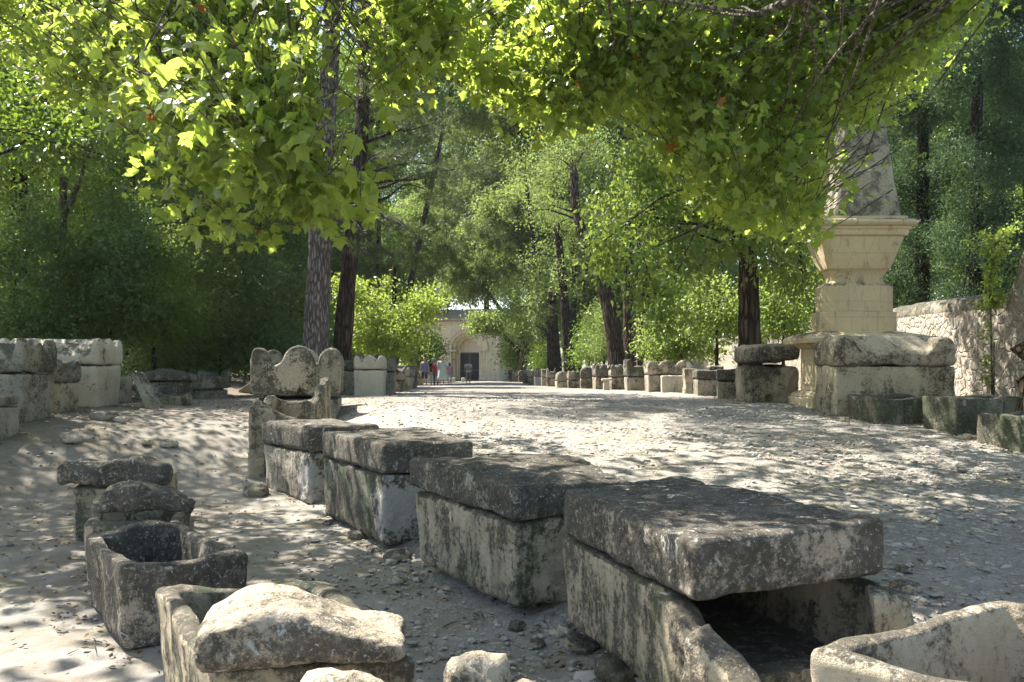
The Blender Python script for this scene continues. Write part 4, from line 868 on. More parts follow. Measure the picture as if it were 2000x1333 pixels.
def person(label, u, Y, H, face, hair, top, bottom, stride=.16, hairlen=0, sleeve=.5, bag=None, swing=.18):
    """face: +1 walks towards the viewer, -1 walks away"""
    x = pX(u, Y); g_ = gpt(x, Y); t = thing("person", label, "person", (x, Y, g_ + .005), rz=0 if face > 0 else math.pi)
    s = H / 1.7; V = []; E = []; Rr = []
    def v(x, y, z, r): V.append((x * s, y * s, z * s)); Rr.append((r * s, r * s)); return len(V) - 1
    def chain(a, pts):
        for p in pts:
            b = v(*p); E.append((a, b)); a = b
        return a
    pel = v(0, 0, .92, .135)      # viewer side is -y
    wai = chain(pel, [(0, .0, 1.08, .115)]); che = chain(wai, [(0, .01, 1.26, .135), (0, .01, 1.38, .10)]); nk = chain(che, [(0, 0, 1.46, .052), (0, -.01, 1.52, .055), (0, -.02, 1.58, .088), (0, -.015, 1.64, .078), (0, 0, 1.68, .04)])
    for sd, ph in ((-1, 1), (1, -1)):
        st = stride * ph
        chain(pel, [(sd * .095, 0, .84, .095), (sd * .10, -st * .45, .50, .055), (sd * .10, -st * .55 + .02 * ph, .34, .052), (sd * .10, -st * .8 + (.06 if ph < 0 else 0), .09, .034), (sd * .10, -st * .8 - .02, .04, .035), (sd * .105, -st * .8 - .13, .03, .03)])
        sw = -swing * ph
        w_ = chain(che, [(sd * .13, .01, 1.40, .065), (sd * .195, .01, 1.36, .05), (sd * .235, -sw * .3 + .02, 1.10, .038), (sd * .26, -sw - .01, .88, .026), (sd * .262, -sw - .03, .84, .022), (sd * .262, -sw - .04, .79, .030)])
        for k, (dy, l) in enumerate(((-.03, .075), (-.01, .085), (.01, .08), (.03, .065))):
            chain(w_, [(sd * .258, -sw - .04 + dy, .765, .009), (sd * .252, -sw - .045 + dy, .765 - l * .6, .008), (sd * .244, -sw - .05 + dy, .765 - l, .007)])
        chain(w_, [(sd * .245, -sw - .075, .79, .010), (sd * .238, -sw - .09, .755, .008)])
    me = bpy.data.meshes.new("body"); me.from_pydata(V, E, []); o = obj("body", me, skin, t)
    sk = o.modifiers.new("skin", 'SKIN'); sv = me.skin_vertices[0].data
    for k, r in enumerate(Rr): sv[k].radius = r
    sv[0].use_root = True; sb = o.modifiers.new("sub", 'SUBSURF'); sb.levels = 1; sb.render_levels = 2
    def loft(name, rings, mat, n=20):
        Vv = []; th = np.arange(n) / n * 2 * np.pi
        for (cx, cy, z, rx, ry) in rings: Vv.append(np.column_stack([cx + rx * np.cos(th), cy + ry * np.sin(th), np.full(n, z)]) * s)
        Vv = np.concatenate(Vv); m_ = len(rings); i = np.arange(m_ - 1)[:, None] * n; j = np.arange(n)[None]; j2 = (j + 1) % n
        Qd = np.stack([i + j, i + j2, i + n + j2, i + n + j], -1).reshape(-1, 4)
        o = MB().add(Vv, Qd).build(name, mat, t); sd_ = o.modifiers.new("thick", 'SOLIDIFY'); sd_.thickness = .006; return o
    kind, mat = top
    lowz = .88 if kind != 'dress' else .42
    rings = [(0, 0, 1.44, .07, .065), (0, .01, 1.41, .175, .10), (0, .01, 1.32, .185, .135), (0, .0, 1.18, .155, .13), (0, 0, 1.05, .15, .13), (0, 0, .95, .175, .15)]
    if kind == 'dress': rings += [(0, 0, .75, .215, .19), (0, 0, .55, .25, .23), (0, 0, .40, .275, .25)]
    else: rings += [(0, 0, .87, .18, .155)]
    loft("top" if kind != 'dress' else "dress", rings[::-1], mat)
    for sd, ph in ((-1, 1), (1, -1)):
        sw = -swing * ph; pts = [(sd * .15, .01, 1.405), (sd * .20, .01, 1.36), (sd * .235, -sw * .3 * sleeve + .02, 1.36 - .26 * sleeve)]
        if sleeve > 0: MB().add(*[a if i else a * s for i, a in enumerate(tube(curve(pts, 6), [.078, .066, .062, .06, .058, .058], 10, cap=False))]).build("sleeve", mat, t)
    if bottom:
        kb, mb_ = bottom
        if kb == 'skirt': loft("skirt", [(0, 0, .52, .17, .16), (0, 0, .75, .18, .165), (0, 0, .96, .155, .14)], mb_)
        else:
            loft("waistband", [(0, 0, .82, .165, .14), (0, 0, .9, .168, .145), (0, 0, .97, .15, .13)], mb_)
            ln = .52 if kb == 'shorts' else 0.10
            for sd, ph in ((-1, 1), (1, -1)):
                st = stride * ph; kn = (sd * .10, -st * .45, .50); an = (sd * .10, -st * .8 + (.06 if ph < 0 else 0), .10)
                pts = [(sd * .085, 0, .90), (sd * .095, -st * .2, .72), kn] + ([an] if kb == 'pants' else [])
                rd = [.095, .098, .09, .085, .082, .08] if kb == 'shorts' else [.095, .095, .085, .07, .062, .06]
                MB().add(*[a if i else a * s for i, a in enumerate(tube(curve(pts, 6), rd, 12, cap=False))]).build("leg_cloth", mb_, t)
    # hair as a cap hugging the head
    U, Qd = cubegrid(6, 6, 6); Hc_ = unit(U) * np.array([.098, .108, .115]); back_ = (Hc_[:, 1] > -.02) | (Hc_[:, 2] > .05)
    Hv = Hc_.copy(); Hv[~back_] *= .75; Hv += np.array([0, .012, 1.615])
    if hairlen: low = (Hc_[:, 2] < 0) & (Hc_[:, 1] > 0); Hv[low, 2] -= hairlen
    MB().add(Hv * s, Qd).build("hair", hair, t)
    # face features: nose and eyes
    for ex in (-.032, .032): boulder((ex * s, -.10 * s, 1.60 * s), (.009, .006, .006), 'door', 3, "eye", parent=t)
    boulder((0, -.112 * s, 1.575 * s), (.012, .016, .018), 'door', 4, "nose", parent=t).data.materials[0] = skin
    for sd, ph in ((-1, 1), (1, -1)):
        st = stride * ph; ay = -st * .8 + (.06 if ph < 0 else 0)
        MB().add(*[a if i else a * s for i, a in enumerate(tube([(sd * .10, ay + .05, .045), (sd * .10, ay, .05), (sd * .103, ay - .08, .04), (sd * .106, ay - .17, .03)], [.03, .045, .042, .025], 10))]).build("shoe", cl['black'] if kind != 'x' else cl['grey'], t)
    if bag: MB().add(*[a if i else a * s for i, a in enumerate(block(P4((-.13, .13), (.13, .13), (.13, .26), (-.13, .26)), 1.0, 1.36, .05, .005, 0, res=.05))]).build("backpack", bag, t)
    return t
person("woman in a sleeveless blue patterned top and black knee-length shorts walking nearer", 829, 44.5, 1.60, 1, cl['brownh'], ('top', cl['blue']), ('shorts', cl['black']), sleeve=0, swing=.1)
person("white-haired person in a black shirt and beige trousers", 845.5, 50.5, 1.66, 1, cl['whiteh'], ('top', cl['black']), ('pants', cl['beige']), stride=.05, sleeve=.6)
person("dark-haired person in a red top and navy trousers", 851.5, 49.3, 1.55, 1, cl['blackh'], ('top', cl['red']), ('pants', cl['navy']), stride=.12, sleeve=.7)
person("long-haired woman in a loose pale green dress", 863, 45.0, 1.66, 1, cl['brownh'], ('dress', cl['green']), None, sleeve=.8, hairlen=.12)
person("woman in a pink top and short white skirt seen from behind", 878, 52.5, 1.42, -1, cl['brownh'], ('top', cl['pink']), ('shorts', cl['white']), sleeve=.3, hairlen=.03)
person("man in a white shirt and grey shorts carrying a backpack, walking away", 914.5, 54.5, 1.62, -1, cl['blackh'], ('top', cl['white']), ('shorts', cl['grey']), sleeve=.5, bag=cl['olive'])

exec_trees = True
# ------------------------------------------------------------------ trees
LEFTG = "trees of the dark thicket"
def make_trees():
    R = np.random.RandomState(77)
    # two big trunks at the middle left
    tree("pine_tree", "tall pine with a pale pinkish-grey leaning trunk behind the huge humped lid", "tree", (pX(612, 24), 24), px(668, -330, 24.5), .40, .22,
         [B(700, 0, 24, 120, 80, 1.6), B(600, -150, 24, 200, 90, 2.4), B(740, -220, 25, 220, 90, 2.5), ] + [B(u_, v_, Y_, ru_, rv_, .45) for u_, v_, Y_, ru_, rv_ in ((720, 450, 23.5, 34, 20), (765, 440, 23.2, 38, 22), (810, 455, 23, 34, 20), (745, 500, 23.4, 34, 20), (800, 505, 22.8, 40, 24), (850, 480, 22.6, 36, 26), (845, 530, 22.7, 40, 20), (895, 500, 22.4, 38, 30), (900, 545, 22.2, 34, 18), (930, 450, 22.4, 34, 26), (945, 515, 22, 38, 28), (975, 470, 22, 32, 30), (990, 530, 22, 28, 18), (1000, 420, 22.3, 26, 22), (880, 430, 23, 26, 16), (700, 480, 23.8, 28, 18))] + [((-4 + a, 22 + b, 13 + c), (2.2, 2.2, 1.0)) for a, b, c in ((0, 0, 0), (2.5, -2, .4), (4.5, 1, .2), (2, 2.5, .8), (-2.5, -1, .3), (5, -4, -.2), (.5, -4, .1), (7.5, -2, -.2))],  # last clumps: unseen high umbrella, shaped to shade the alley
         M['bark_pine'], M['leaf_pine'], 5, .20, NEEDLE, mids=[px(626, 450, 24.1), px(642, 150, 24.3)], kw=dict(per=26, spread=.035, cell=.125, dens=1.0, shell=.15, droop=-.5, flat=1, upn=0), flute=.02, sub=1, lr=.3, lk=.35)
    tree("cedar_tree", "dark brown-trunked conifer with bare dead branches right of the pale pine", "tree", (pX(660, 26), 26), px(728, -300, 26.5), .30, .20,
         [B(790, 300, 25.5, 80, 45, 1.2), B(830, 370, 25.5, 75, 40, 1.2), B(850, 240, 26.5, 70, 60, 1.2), B(760, 160, 26, 80, 60, 1.3), B(900, 330, 26.5, 60, 35, 1.2), B(800, 40, 26, 120, 70, 1.8), B(730, -120, 26, 160, 90, 2)],
         M['bark_brown'], M['leaf_pine'], 6, .17, NEEDLE, mids=[px(688, 450, 26), px(708, 220, 26.2)], kw=dict(per=22, spread=.04, cell=.13, dens=.8, shell=.15, droop=0, upn=0), sub=3)
    tree("slender_tree", "slim dark trunk just behind the two thick trunks", "tree", (pX(678, 28.5), 28.5), px(690, 380, 29), .13, .07, [B(700, 360, 29, 60, 60, 1)], M['bark_dark'], M['leaf_dark'], 7, .11, kw=dict(dens=.6))
    tree("deciduous_tree", "bright yellow-green tree filling the gap left of the church", "tree", (pX(770, 33), 33), px(770, 520, 33), .16, .08,
         [B(770, 590, 32.5, 90, 60, 1.6), B(735, 640, 32, 60, 55, 1.2), B(800, 650, 32, 52, 48, 1.1), B(825, 600, 33, 38, 40, 1), B(700, 600, 33, 50, 70, 1.3), B(760, 680, 32, 50, 34, 1)],
         M['bark_dark'], M['leaf_acid'], 8, .15, RHOMB, kw=dict(dens=.62, spread=.2, cell=.26, per=26, shell=.3), sub=6)
    # thicket on the left: shrubs in front
    shr = [(30, 600, 20.5, 100, 110, 'leaf_blue', "round-leaved bluish evergreen bush behind the bulging horned lid"), (150, 640, 21.5, 80, 80, 'leaf_dark', "dark bush in the gap below the forked trunk"),
           (215, 560, 22, 85, 90, 'leaf_blue', "bluish bush right of the forked trunk"), (300, 600, 23, 75, 85, 'leaf_far', "sunlit yellowish bush in the middle of the thicket"),
           (330, 700, 24.5, 85, 50, 'leaf_blue', "low leafy bush above the broken stone heap"), (430, 640, 25, 85, 95, 'leaf_dark', "dense dark bush right of the sunlit one"),
           (520, 660, 25.5, 75, 85, 'leaf_blue', "bluish dense bush left of the pale pine trunk"), (570, 600, 27, 60, 100, 'leaf_dark', "tall black-green bush touching the pale pine trunk"), (95, 720, 21.0, 90, 40, 'leaf_dark', "low dark undergrowth bush behind the small horned lid")]
    for k, (u, v, Y, ru, rv, mt, lb) in enumerate(shr):
        if k not in (4, 8): v -= 40; rv *= 1.3; ru *= 1.1
        bl = [B(u + R.uniform(-.5, .5) * ru, v - rv * .95, Y + .8, ru * .45, rv * .35, .9), B(u, v, Y, ru, rv, 1.3), B(u - ru * .4, v + rv * .55, Y, ru * .7, rv * .55, 1.1), B(u + ru * .4, v + rv * .6, Y, ru * .7, rv * .55, 1.1), B(u + ru * .2, v - rv * .5, Y + .5, ru * .7, rv * .6, 1)]
        x = pX(u, Y); tree("evergreen_bush", lb, "bush", (x, Y), px(u, v, Y), .07, .03, bl, M['bark_dark'], M[mt], 30 + k, .11, BROAD, group="bushes of the thicket", kw=dict(dens=1.15, spread=.23, per=20, shell=.6, droop=.35), sub=5)
    # trees behind them
    trs = [(118, 190, 22.6, 130, 110, 'leaf_dark', 'bark_light', "forked pale trunk standing in the thicket"),
           (20, 300, 25, 130, 150, 'leaf_dark', 'bark_dark', "dark tree at the left edge behind the bushes"), (40, 60, 24, 170, 130, 'leaf_blue', 'bark_dark', "fine-leaved tree overhanging the top left corner"),
           (250, 380, 27, 120, 130, 'leaf_dark', 'bark_dark', "dark tree right of the forked trunk"), (370, 470, 28, 110, 110, 'leaf_dark', 'bark_dark', "shadowy round-crowned tree over the sunlit bush"),
           (330, 200, 30, 150, 140, 'leaf_far', 'bark_dark', "green tree showing between the plane leaves upper left"), (500, 420, 29, 110, 130, 'leaf_dark', 'bark_dark', "dark tree left of the pale pine"),
           (520, 180, 31, 150, 150, 'leaf_dark', 'bark_dark', "high dark tree behind the hanging plane branches"), (160, 0, 30, 200, 160, 'leaf_dark', 'bark_dark', "tall tree rising over the forked trunk")]
    for k, (u, v, Y, ru, rv, mt, bk, lb) in enumerate(trs):
        bl = [B(u + a * ru * .75, v + b * rv * .75, Y + c, ru * .55, rv * .5, 1.6) for a, b, c in ((0, 0, 0), (-1, .3, .4), (1, .2, -.3), (0, 1, 0), (.1, -1, .2), (-.7, -.7, 0), (.8, -.7, .3), (.7, .9, .3), (-.7, 1, .2))]
        x = pX(u, Y)
        t = tree("thicket_tree", lb, "tree", (x, Y), px(u + 10, v - rv * .6, Y), .16, .06, bl, M[bk], M[mt], 50 + k, .12, RHOMB, group=LEFTG, kw=dict(dens=.62, spread=.24, per=30, shell=.4, droop=.3), sub=3, fork=[px(118, 440, 22.6), px(135, 400, 22.3), px(160, 340, 22.2), px(185, 240, 22.2)] if k == 0 else None)
    # fork: a second visible stem
    # high trees further left, added to shade the yard; one overhangs the corner
    for k, (X, Y, lb) in enumerate([(-17, 18, "broad high tree added left of the view to shade the left yard"), (-13, 17.5, "high tree left of the sarcophagus row, overhanging the top left corner")]):
        bl = [((X + a * 2.4, Y + b * 2.4, 9.5 + c * 2.2), (1.9, 1.9, 1.5)) for a, b, c in ((0, 0, 0), (1, 0, .3), (-1, 0, -.2), (0, 1, -.4), (0, -1, .2), (.3, .2, 1.3), (.8, .8, -1))]
        tree("thicket_tree", lb, "tree", (X, Y), (X, Y, 11), .3, .1, bl, M['bark_dark'], M['leaf_dark'], 80 + k, .2, RHOMB, group=LEFTG, kw=dict(dens=.75, spread=.4, per=24, shell=.3))
    # ---- right side
    lind = tree("linden_tree", "big leafy tree with a thick ridged double trunk left of the monument", "tree", (pX(1464, 20), 20), px(1455, 150, 20), .30, .16,
         [B(1250, 420, 17, 90, 75, 1.3), B(1220, 510, 15.5, 62, 52, .8), B(1280, 575, 15, 50, 42, .7), B(1190, 450, 16, 40, 45, .7), B(1340, 500, 17, 95, 55, 1.2), B(1440, 460, 18, 90, 60, 1.4), B(1530, 520, 19, 60, 70, 1.2), B(1390, 380, 18, 110, 60, 1.5), B(1330, 300, 17, 110, 60, 1.4), B(1500, 350, 19, 80, 80, 1.4), B(1250, 300, 17, 80, 60, 1.2), B(1560, 440, 19.5, 50, 60, 1), B(1400, 200, 20, 140, 80, 2), B(1280, 160, 21, 140, 80, 2), B(1420, 40, 21, 180, 90, 2), B(1300, 620, 16, 30, 26, .5)],
         M['bark_brown'], M['leaf_linden'], 101, .14, BROAD, kw=dict(dens=.62, spread=.22, per=20, shell=.35, droop=.9, upn=.2), flute=.16, sub=3, lk=.5, lr=.2)
    bx = pX(1458, 20.2)
    # leaning trunks
    tree("leaning_tree", "dark trunk leaning left with a bright left edge, in the middle of the right line", "tree", (pX(1212, 36), 36), px(1120, 330, 37), .42, .16, [B(1120, 330, 38, 90, 70, 2), B(1060, 400, 38, 70, 70, 2), B(1150, 240, 39, 100, 70, 2), B(1060, 300, 40, 90, 60, 2), B(1170, 420, 38, 50, 50, 1.5)],
         M['bark_brown'], M['leaf_light'], 102, .14, RHOMB, mids=[px(1190, 600, 36), px(1153, 500, 36.4), px(1128, 420, 36.7)], kw=dict(dens=.55, spread=.32, per=26, shell=.3))
    tree("leaning_tree", "thick black trunk leaning left above the V-notched sarcophagus", "tree", (pX(1292, 34), 34), px(1225, 430, 34), .52, .22, [B(1230, 420, 35, 60, 60, 1.5), B(1290, 380, 36, 80, 70, 2)], M['bark_dark'], M['leaf_linden'], 103, .14, RHOMB, mids=[px(1258, 600, 34)], kw=dict(dens=.6))
    tree("slender_tree", "upright dark trunk between the two leaning ones", "tree", (pX(1232, 38), 38), px(1222, 420, 38), .30, .2, [B(1210, 400, 39, 60, 60, 2)], M['bark_brown'], M['leaf_light'], 104, .14, RHOMB, kw=dict(dens=.5))
    tree("slender_tree", "thin trunk touching the upright dark one", "tree", (pX(1252, 39), 39), px(1248, 480, 39), .24, .15, [B(1260, 450, 40, 60, 50, 2)], M['bark_brown'], M['leaf_light'], 105, .14, RHOMB, kw=dict(dens=.5))
    tree("alley_tree", "dark crooked trunk standing over the domed sarcophagus", "tree", (pX(1115, 46), 46), px(1088, 440, 47), .36, .2, [B(1090, 460, 48, 60, 60, 2), B(1040, 520, 50, 50, 50, 2), B(1110, 540, 47, 35, 50, 1.4), B(1050, 600, 49, 40, 40, 1.6)], M['bark_dark'], M['leaf_light'], 106, .17, RHOMB, mids=[px(1103, 600, 46.4)], kw=dict(dens=.55, spread=.34))
    tree("alley_tree", "double dark trunk behind the distant sarcophagi", "tree", (pX(1085, 52), 52), px(1075, 560, 52), .5, .3, [B(1080, 560, 53, 45, 50, 2), B(1010, 600, 55, 45, 50, 2.4), B(1045, 640, 54, 30, 30, 1.6)], M['bark_dark'], M['leaf_far'], 107, .18, RHOMB, kw=dict(dens=.7, spread=.36))
    tree("alley_tree", "small trunk with drooping pale foliage right of the church", "tree", (pX(1022, 62), 62), px(1020, 600, 62), .28, .14, [B(1018, 620, 62, 34, 42, 2), B(1000, 640, 64, 18, 22, 1.5), B(1005, 570, 63, 46, 34, 2.4), B(1030, 660, 62, 18, 26, 1.6)], M['bark_brown'], M['leaf_far'], 108, .18, RHOMB, kw=dict(dens=.7, spread=.36, droop=.6))
    # bushes behind the right row
    for k, (u, v, Y, ru, rv, mt, lb) in enumerate([(1150, 660, 44, 30, 60, 'leaf_dark', "ivy-dark bush between the trunks"), (1330, 640, 30, 80, 60, 'leaf_linden', "green bush hanging over the end of the far wall"), (1400, 590, 28, 70, 70, 'leaf_linden', "leafy bush left of the ridged double trunk"), (1530, 590, 26, 60, 70, 'leaf_linden', "leafy bush between the double trunk and the monument"), (1065, 690, 56, 40, 30, 'leaf_dark', "low dark bush behind the distant sarcophagi"), (1180, 640, 42, 22, 60, 'leaf_light', "pale willowy shrub beside the leaning trunk")]):
        bl = [B(u, v, Y, ru, rv, 1.4), B(u - ru * .4, v + rv * .6, Y, ru * .7, rv * .5, 1.2), B(u + ru * .4, v + rv * .6, Y, ru * .7, rv * .5, 1.2)]
        tree("leafy_bush", lb, "bush", (pX(u, Y), Y), px(u, v, Y), .08, .04, bl, M['bark_dark'], M[mt], 120 + k, .13, BROAD if k in (1, 2, 3) else RHOMB, group="bushes behind the right line", kw=dict(dens=.9, spread=.26, per=24, shell=.4, droop=.6), sub=4)
    # dark cypress group on the right, behind the wall
    for k, (u, Y, r, lb, hi) in enumerate([(1800, 25, .26, "bluish cypress whose trunk rises just right of the obelisk", -260), (1905, 23, .24, "cypress with two dark stems above the rubble wall", -320), (2010, 24, .24, "rightmost cypress, cut by the edge of the photo", -300), (1740, 31, .3, "dark cypress behind the obelisk", -120)]):
        bl = []
        for j, v in enumerate(range(560, hi - 60, -75)):
            for q_ in range(3): bl.append(B(u + R.uniform(-75, 75), v + R.uniform(-30, 30), Y + R.uniform(-1.2, 1.2), R.uniform(38, 62), R.uniform(30, 44), R.uniform(.6, 1.0)))
        tree("cypress_tree", lb, "tree", (pX(u, Y), Y), px(u + 5, hi, Y), r, .08, bl, M['bark_dark'], M['leaf_cypress'], 140 + k, .085, RHOMB, group="cypresses behind the wall", kw=dict(dens=.80, spread=.17, per=46, shell=.45, droop=-.2, flat=1.0, upn=.1), sub=2)
    for k, (u, v, Y) in enumerate([(1850, 560, 34), (1640, 300, 32), (1560, 200, 34), (1700, 480, 36), (1950, 500, 34)]):
        bl = [B(u + a * 90, v + b * 90, Y + c, 75, 65, 1.8) for a, b, c in ((0, 0, 0), (-1, .3, .4), (1, .2, -.3), (0, 1, 0), (.1, -1, .2), (.7, .9, .3))]
        tree("background_tree", ["green tree low behind the cypress stems", "tree showing left of the obelisk between the leaves", "high tree behind the big leafy one", "tree hidden behind the monument", "green tree at the right edge beyond the wall"][k], "tree", (pX(u, Y), Y), px(u, v - 60, Y), .2, .1, bl, M['bark_dark'], M['leaf_linden'], 160 + k, .15, RHOMB, group="trees beyond the wall", kw=dict(dens=.6, spread=.32, per=24, shell=.3))
    # ---- far trees round the church
    far = [(700, 560, 60, 90, 80, 'leaf_far', "round tree far left behind the yellow-green one"), (800, 480, 70, 90, 80, 'leaf_far', "tall light tree left above the church"), (850, 560, 96, 60, 50, 'leaf_dark', "dark cedar behind the church roof"),
           (930, 548, 78, 70, 42, 'leaf_light', "pale hazy tree over the church portal"), (960, 500, 84, 80, 60, 'leaf_far', "hazy tree high above the portal"), (1000, 430, 72, 80, 60, 'leaf_light', "light tree right of the portal, high crown"),
           (880, 420, 88, 110, 60, 'leaf_light', "pale crown filling the far gap over the alley"), (1050, 480, 76, 80, 70, 'leaf_far', "far green tree behind the crooked trunk"), (950, 350, 95, 140, 50, 'leaf_light', "highest pale crown under the sky gap"),
           (1130, 560, 66, 70, 80, 'leaf_far', "far tree behind the pale willowy shrub"), (1240, 560, 62, 80, 90, 'leaf_dark', "dark far tree behind the trunks"), (1360, 540, 56, 90, 90, 'leaf_dark', "dark far tree behind the double trunk"), (620, 480, 56, 90, 120, 'leaf_dark', "dark far tree behind the pine trunks"),
           (1120, 370, 80, 110, 80, 'leaf_light', "pale high tree behind the leaning trunk"), (1200, 640, 70, 120, 60, 'leaf_dark', "low dark growth beyond the right line"), (1480, 600, 52, 120, 80, 'leaf_dark', "dark growth behind the far wall"), (640, 680, 50, 120, 50, 'leaf_dark', "dark low growth left of the alley"), (820, 690, 66, 34, 30, 'leaf_far', "low green shrub left of the walkers")]
    far += [(955, 632, 74, 34, 14, 'leaf_light', "drooping pale foliage hanging before the top of the portal"), (1016, 690, 80, 26, 30, 'leaf_far', "low tree hiding the right corner of the church"),
            (60, 380, 38, 150, 200, 'leaf_dark', "tall dark tree deep behind the left edge"), (260, 300, 40, 150, 200, 'leaf_dark', "tall dark tree deep behind the forked trunk"), (440, 330, 42, 140, 200, 'leaf_dark', "tall dark tree deep behind the thicket centre"), (590, 300, 46, 130, 200, 'leaf_dark', "tall dark tree deep behind the pine"),
            (150, 620, 34, 160, 110, 'leaf_dark', "low dark growth deep behind the forked trunk"), (380, 640, 36, 160, 110, 'leaf_dark', "low dark growth deep behind the sunlit bush"), (560, 650, 40, 120, 110, 'leaf_dark', "low dark growth deep behind the tall black-green bush"),
            (-60, 500, 50, 260, 300, 'leaf_dark', "first tree of the deep background row, far left"), (150, 450, 54, 240, 300, 'leaf_dark', "second tree of the deep background row from the left"), (350, 480, 58, 240, 300, 'leaf_far', "third tree of the deep background row from the left"), (540, 450, 62, 240, 300, 'leaf_dark', "fourth tree of the deep background row, behind the pines"),
            (720, 420, 100, 130, 190, 'leaf_far', "big tree behind the left end of the church"), (1080, 420, 104, 150, 200, 'leaf_far', "big tree behind the right end of the church"), (1230, 420, 92, 150, 220, 'leaf_dark', "deep dark tree behind the black leaning trunk"), (1400, 400, 80, 170, 240, 'leaf_far', "deep tree behind the ridged double trunk"), (1560, 400, 74, 160, 240, 'leaf_dark', "deep dark tree left of the monument"), (1750, 350, 60, 220, 280, 'leaf_dark', "deep dark tree behind the monument"), (1960, 300, 56, 220, 300, 'leaf_dark', "deep dark tree at the right edge"),
            (1010, 235, 62, 130, 90, 'leaf_far', "tall crown over the middle of the alley, high up"), (900, 120, 58, 160, 110, 'leaf_far', "highest crown above the alley, left of its middle"), (1120, 90, 60, 170, 110, 'leaf_far', "highest crown above the alley, right of its middle"),
            (740, 200, 60, 130, 120, 'leaf_far', "tall crown filling the gap between the pine trunks and the sky"), (880, 220, 70, 130, 90, 'leaf_far', "tall crown behind the dead branches"), (1120, 200, 66, 110, 110, 'leaf_far', "tall crown right of the sky gap"), (1260, 260, 54, 120, 130, 'leaf_dark', "tall dark crown behind the leaning trunks"), (1010, 330, 90, 110, 60, 'leaf_light', "pale crown just under the sky gap"),
            (1780, 420, 42, 130, 180, 'leaf_dark', "dark tree deep behind the obelisk"), (1960, 430, 38, 120, 180, 'leaf_dark', "dark tree deep behind the rightmost cypress"), (1860, 160, 46, 130, 160, 'leaf_dark', "dark tree high behind the cypress stems"), (1600, 380, 48, 110, 170, 'leaf_far', "tree deep between the double trunk and the obelisk")]
    for k, (u, v, Y, ru, rv, mt, lb) in enumerate(far):
        sc_ = Y / 60
        bl = [B(u + a * ru * .7, v + b * rv * .7, Y + c * 2, ru * .5, rv * .5, 2.2 * sc_) for a, b, c in ((0, 0, 0), (-1, .3, .4), (1, .2, -.3), (0, 1, 0), (.1, -1, .2), (-.7, -.7, 0), (.8, -.7, .3))]
        bu = u if not (825 < u < 1060 and Y < 90) else (760 if u < 930 else 1075)
        tree("distant_tree", lb, "tree", (pX(bu, Y), Y), px(u, v - rv * .3, Y), .3 * sc_, .1, bl, M['bark_dark'], M[mt], 180 + k, .26 * sc_, RHOMB, group="distant trees round the church", kw=dict(dens=1.15, spread=.42 * sc_, cell=.48 * sc_, per=30, shell=.3), sub=4)

    # ---- sapling with a stake in front of the wall
    x, y = ground_at(1938, 790); y = 16.9; x = pX(1938, y); zb = gpt(x, y); sp = thing("sapling", "thin young tree with yellow-green leaves in front of the rubble wall", "tree", (x, y, zb))
    P = curve([(x, y, zb - .05), px(1936, 650, y), px(1934, 560, y), px(1945, 470, y)], 20); mb = MB(); mb.add(*tube(P, np.linspace(.022, .008, 20), 8))
    Pn, Tn, Nn = [], [], []
    for k in range(34):
        a = P[R.randint(9, 20)]; f = R.rand(); e = a + np.array([R.uniform(-.28, .55) * (.6 + f), R.uniform(-.35, .35), R.uniform(.1, .75)]); Cc = curve([a, (a + e) / 2 + R.randn(3) * .05, e], 6); mb.add(*tube(Cc, np.linspace(.008, .003, 6), 4))
        n = 42; q_ = Cc[R.randint(1, 6, n)] + R.randn(n, 3) * .06; Pn.append(q_); Tn.append(R.randn(n, 3) + np.array([0, 0, -.4])); Nn.append(R.randn(n, 3) + np.array([0, 0, .7]))
    for v in (640, 655, 700, 712, 735, 745):
        c = np.array(px(1932, v, y)); n = 26; Pn.append(c + R.randn(n, 3) * .07 - np.array([.06, 0, 0])); Tn.append(R.randn(n, 3)); Nn.append(R.randn(n, 3) + np.array([0, 0, .7]))
    mb.build("trunk", M['bark_light'], sp, org=(x, y, zb)); V, T = leaves(np.concatenate(Pn) - np.array([x, y, zb]), np.concatenate(Tn), np.concatenate(Nn), .085, BROAD); obj("crown", mesh("crown", V, [T], False), M['leaf_acid'], sp)
    st = MB().add(*tube([(pX(1941, 17.0), 17.0, zb - .1), (pX(1941.5, 17.0), 17.0, CZ + (HV - 668) / F * 17.0)], .016, 8)).build("wooden_stake", M['bark_light']); tag(st, "short wooden stake beside the young tree", "stake")
    tr = thing("leaning_tree", "rough bark trunk leaning in from the right edge, behind the mossy trough", "tree", (pX(1988, 11.8), 11.8, gpt(7.3, 11.8)))
    P = curve([(pX(1988, 11.8), 11.8, gpt(7.3, 11.8) - .1), px(2022, 700, 11.8), px(2070, 560, 11.9), px(2200, 200, 12), px(2300, -200, 12.2)], 24); mb = MB().add(*tube(P, np.linspace(.15, .1, 24), 14, noise=.2, flute=.1)); b = tr.location
    mb.build("trunk", M['bark_brown'], tr, org=b); V, T = crown([((P[-1][0] + a, P[-1][1] + c, P[-1][2] + d), (1.4, 1.4, 1)) for a, c, d in ((0, 0, 0), (1.3, .6, .4), (-.3, 1, .9), (.9, -1, .5))], R, .09, RHOMB, dens=.7); obj("crown", mesh("crown", V - np.array(b), [T], False), M['leaf_light'], tr)
make_trees()

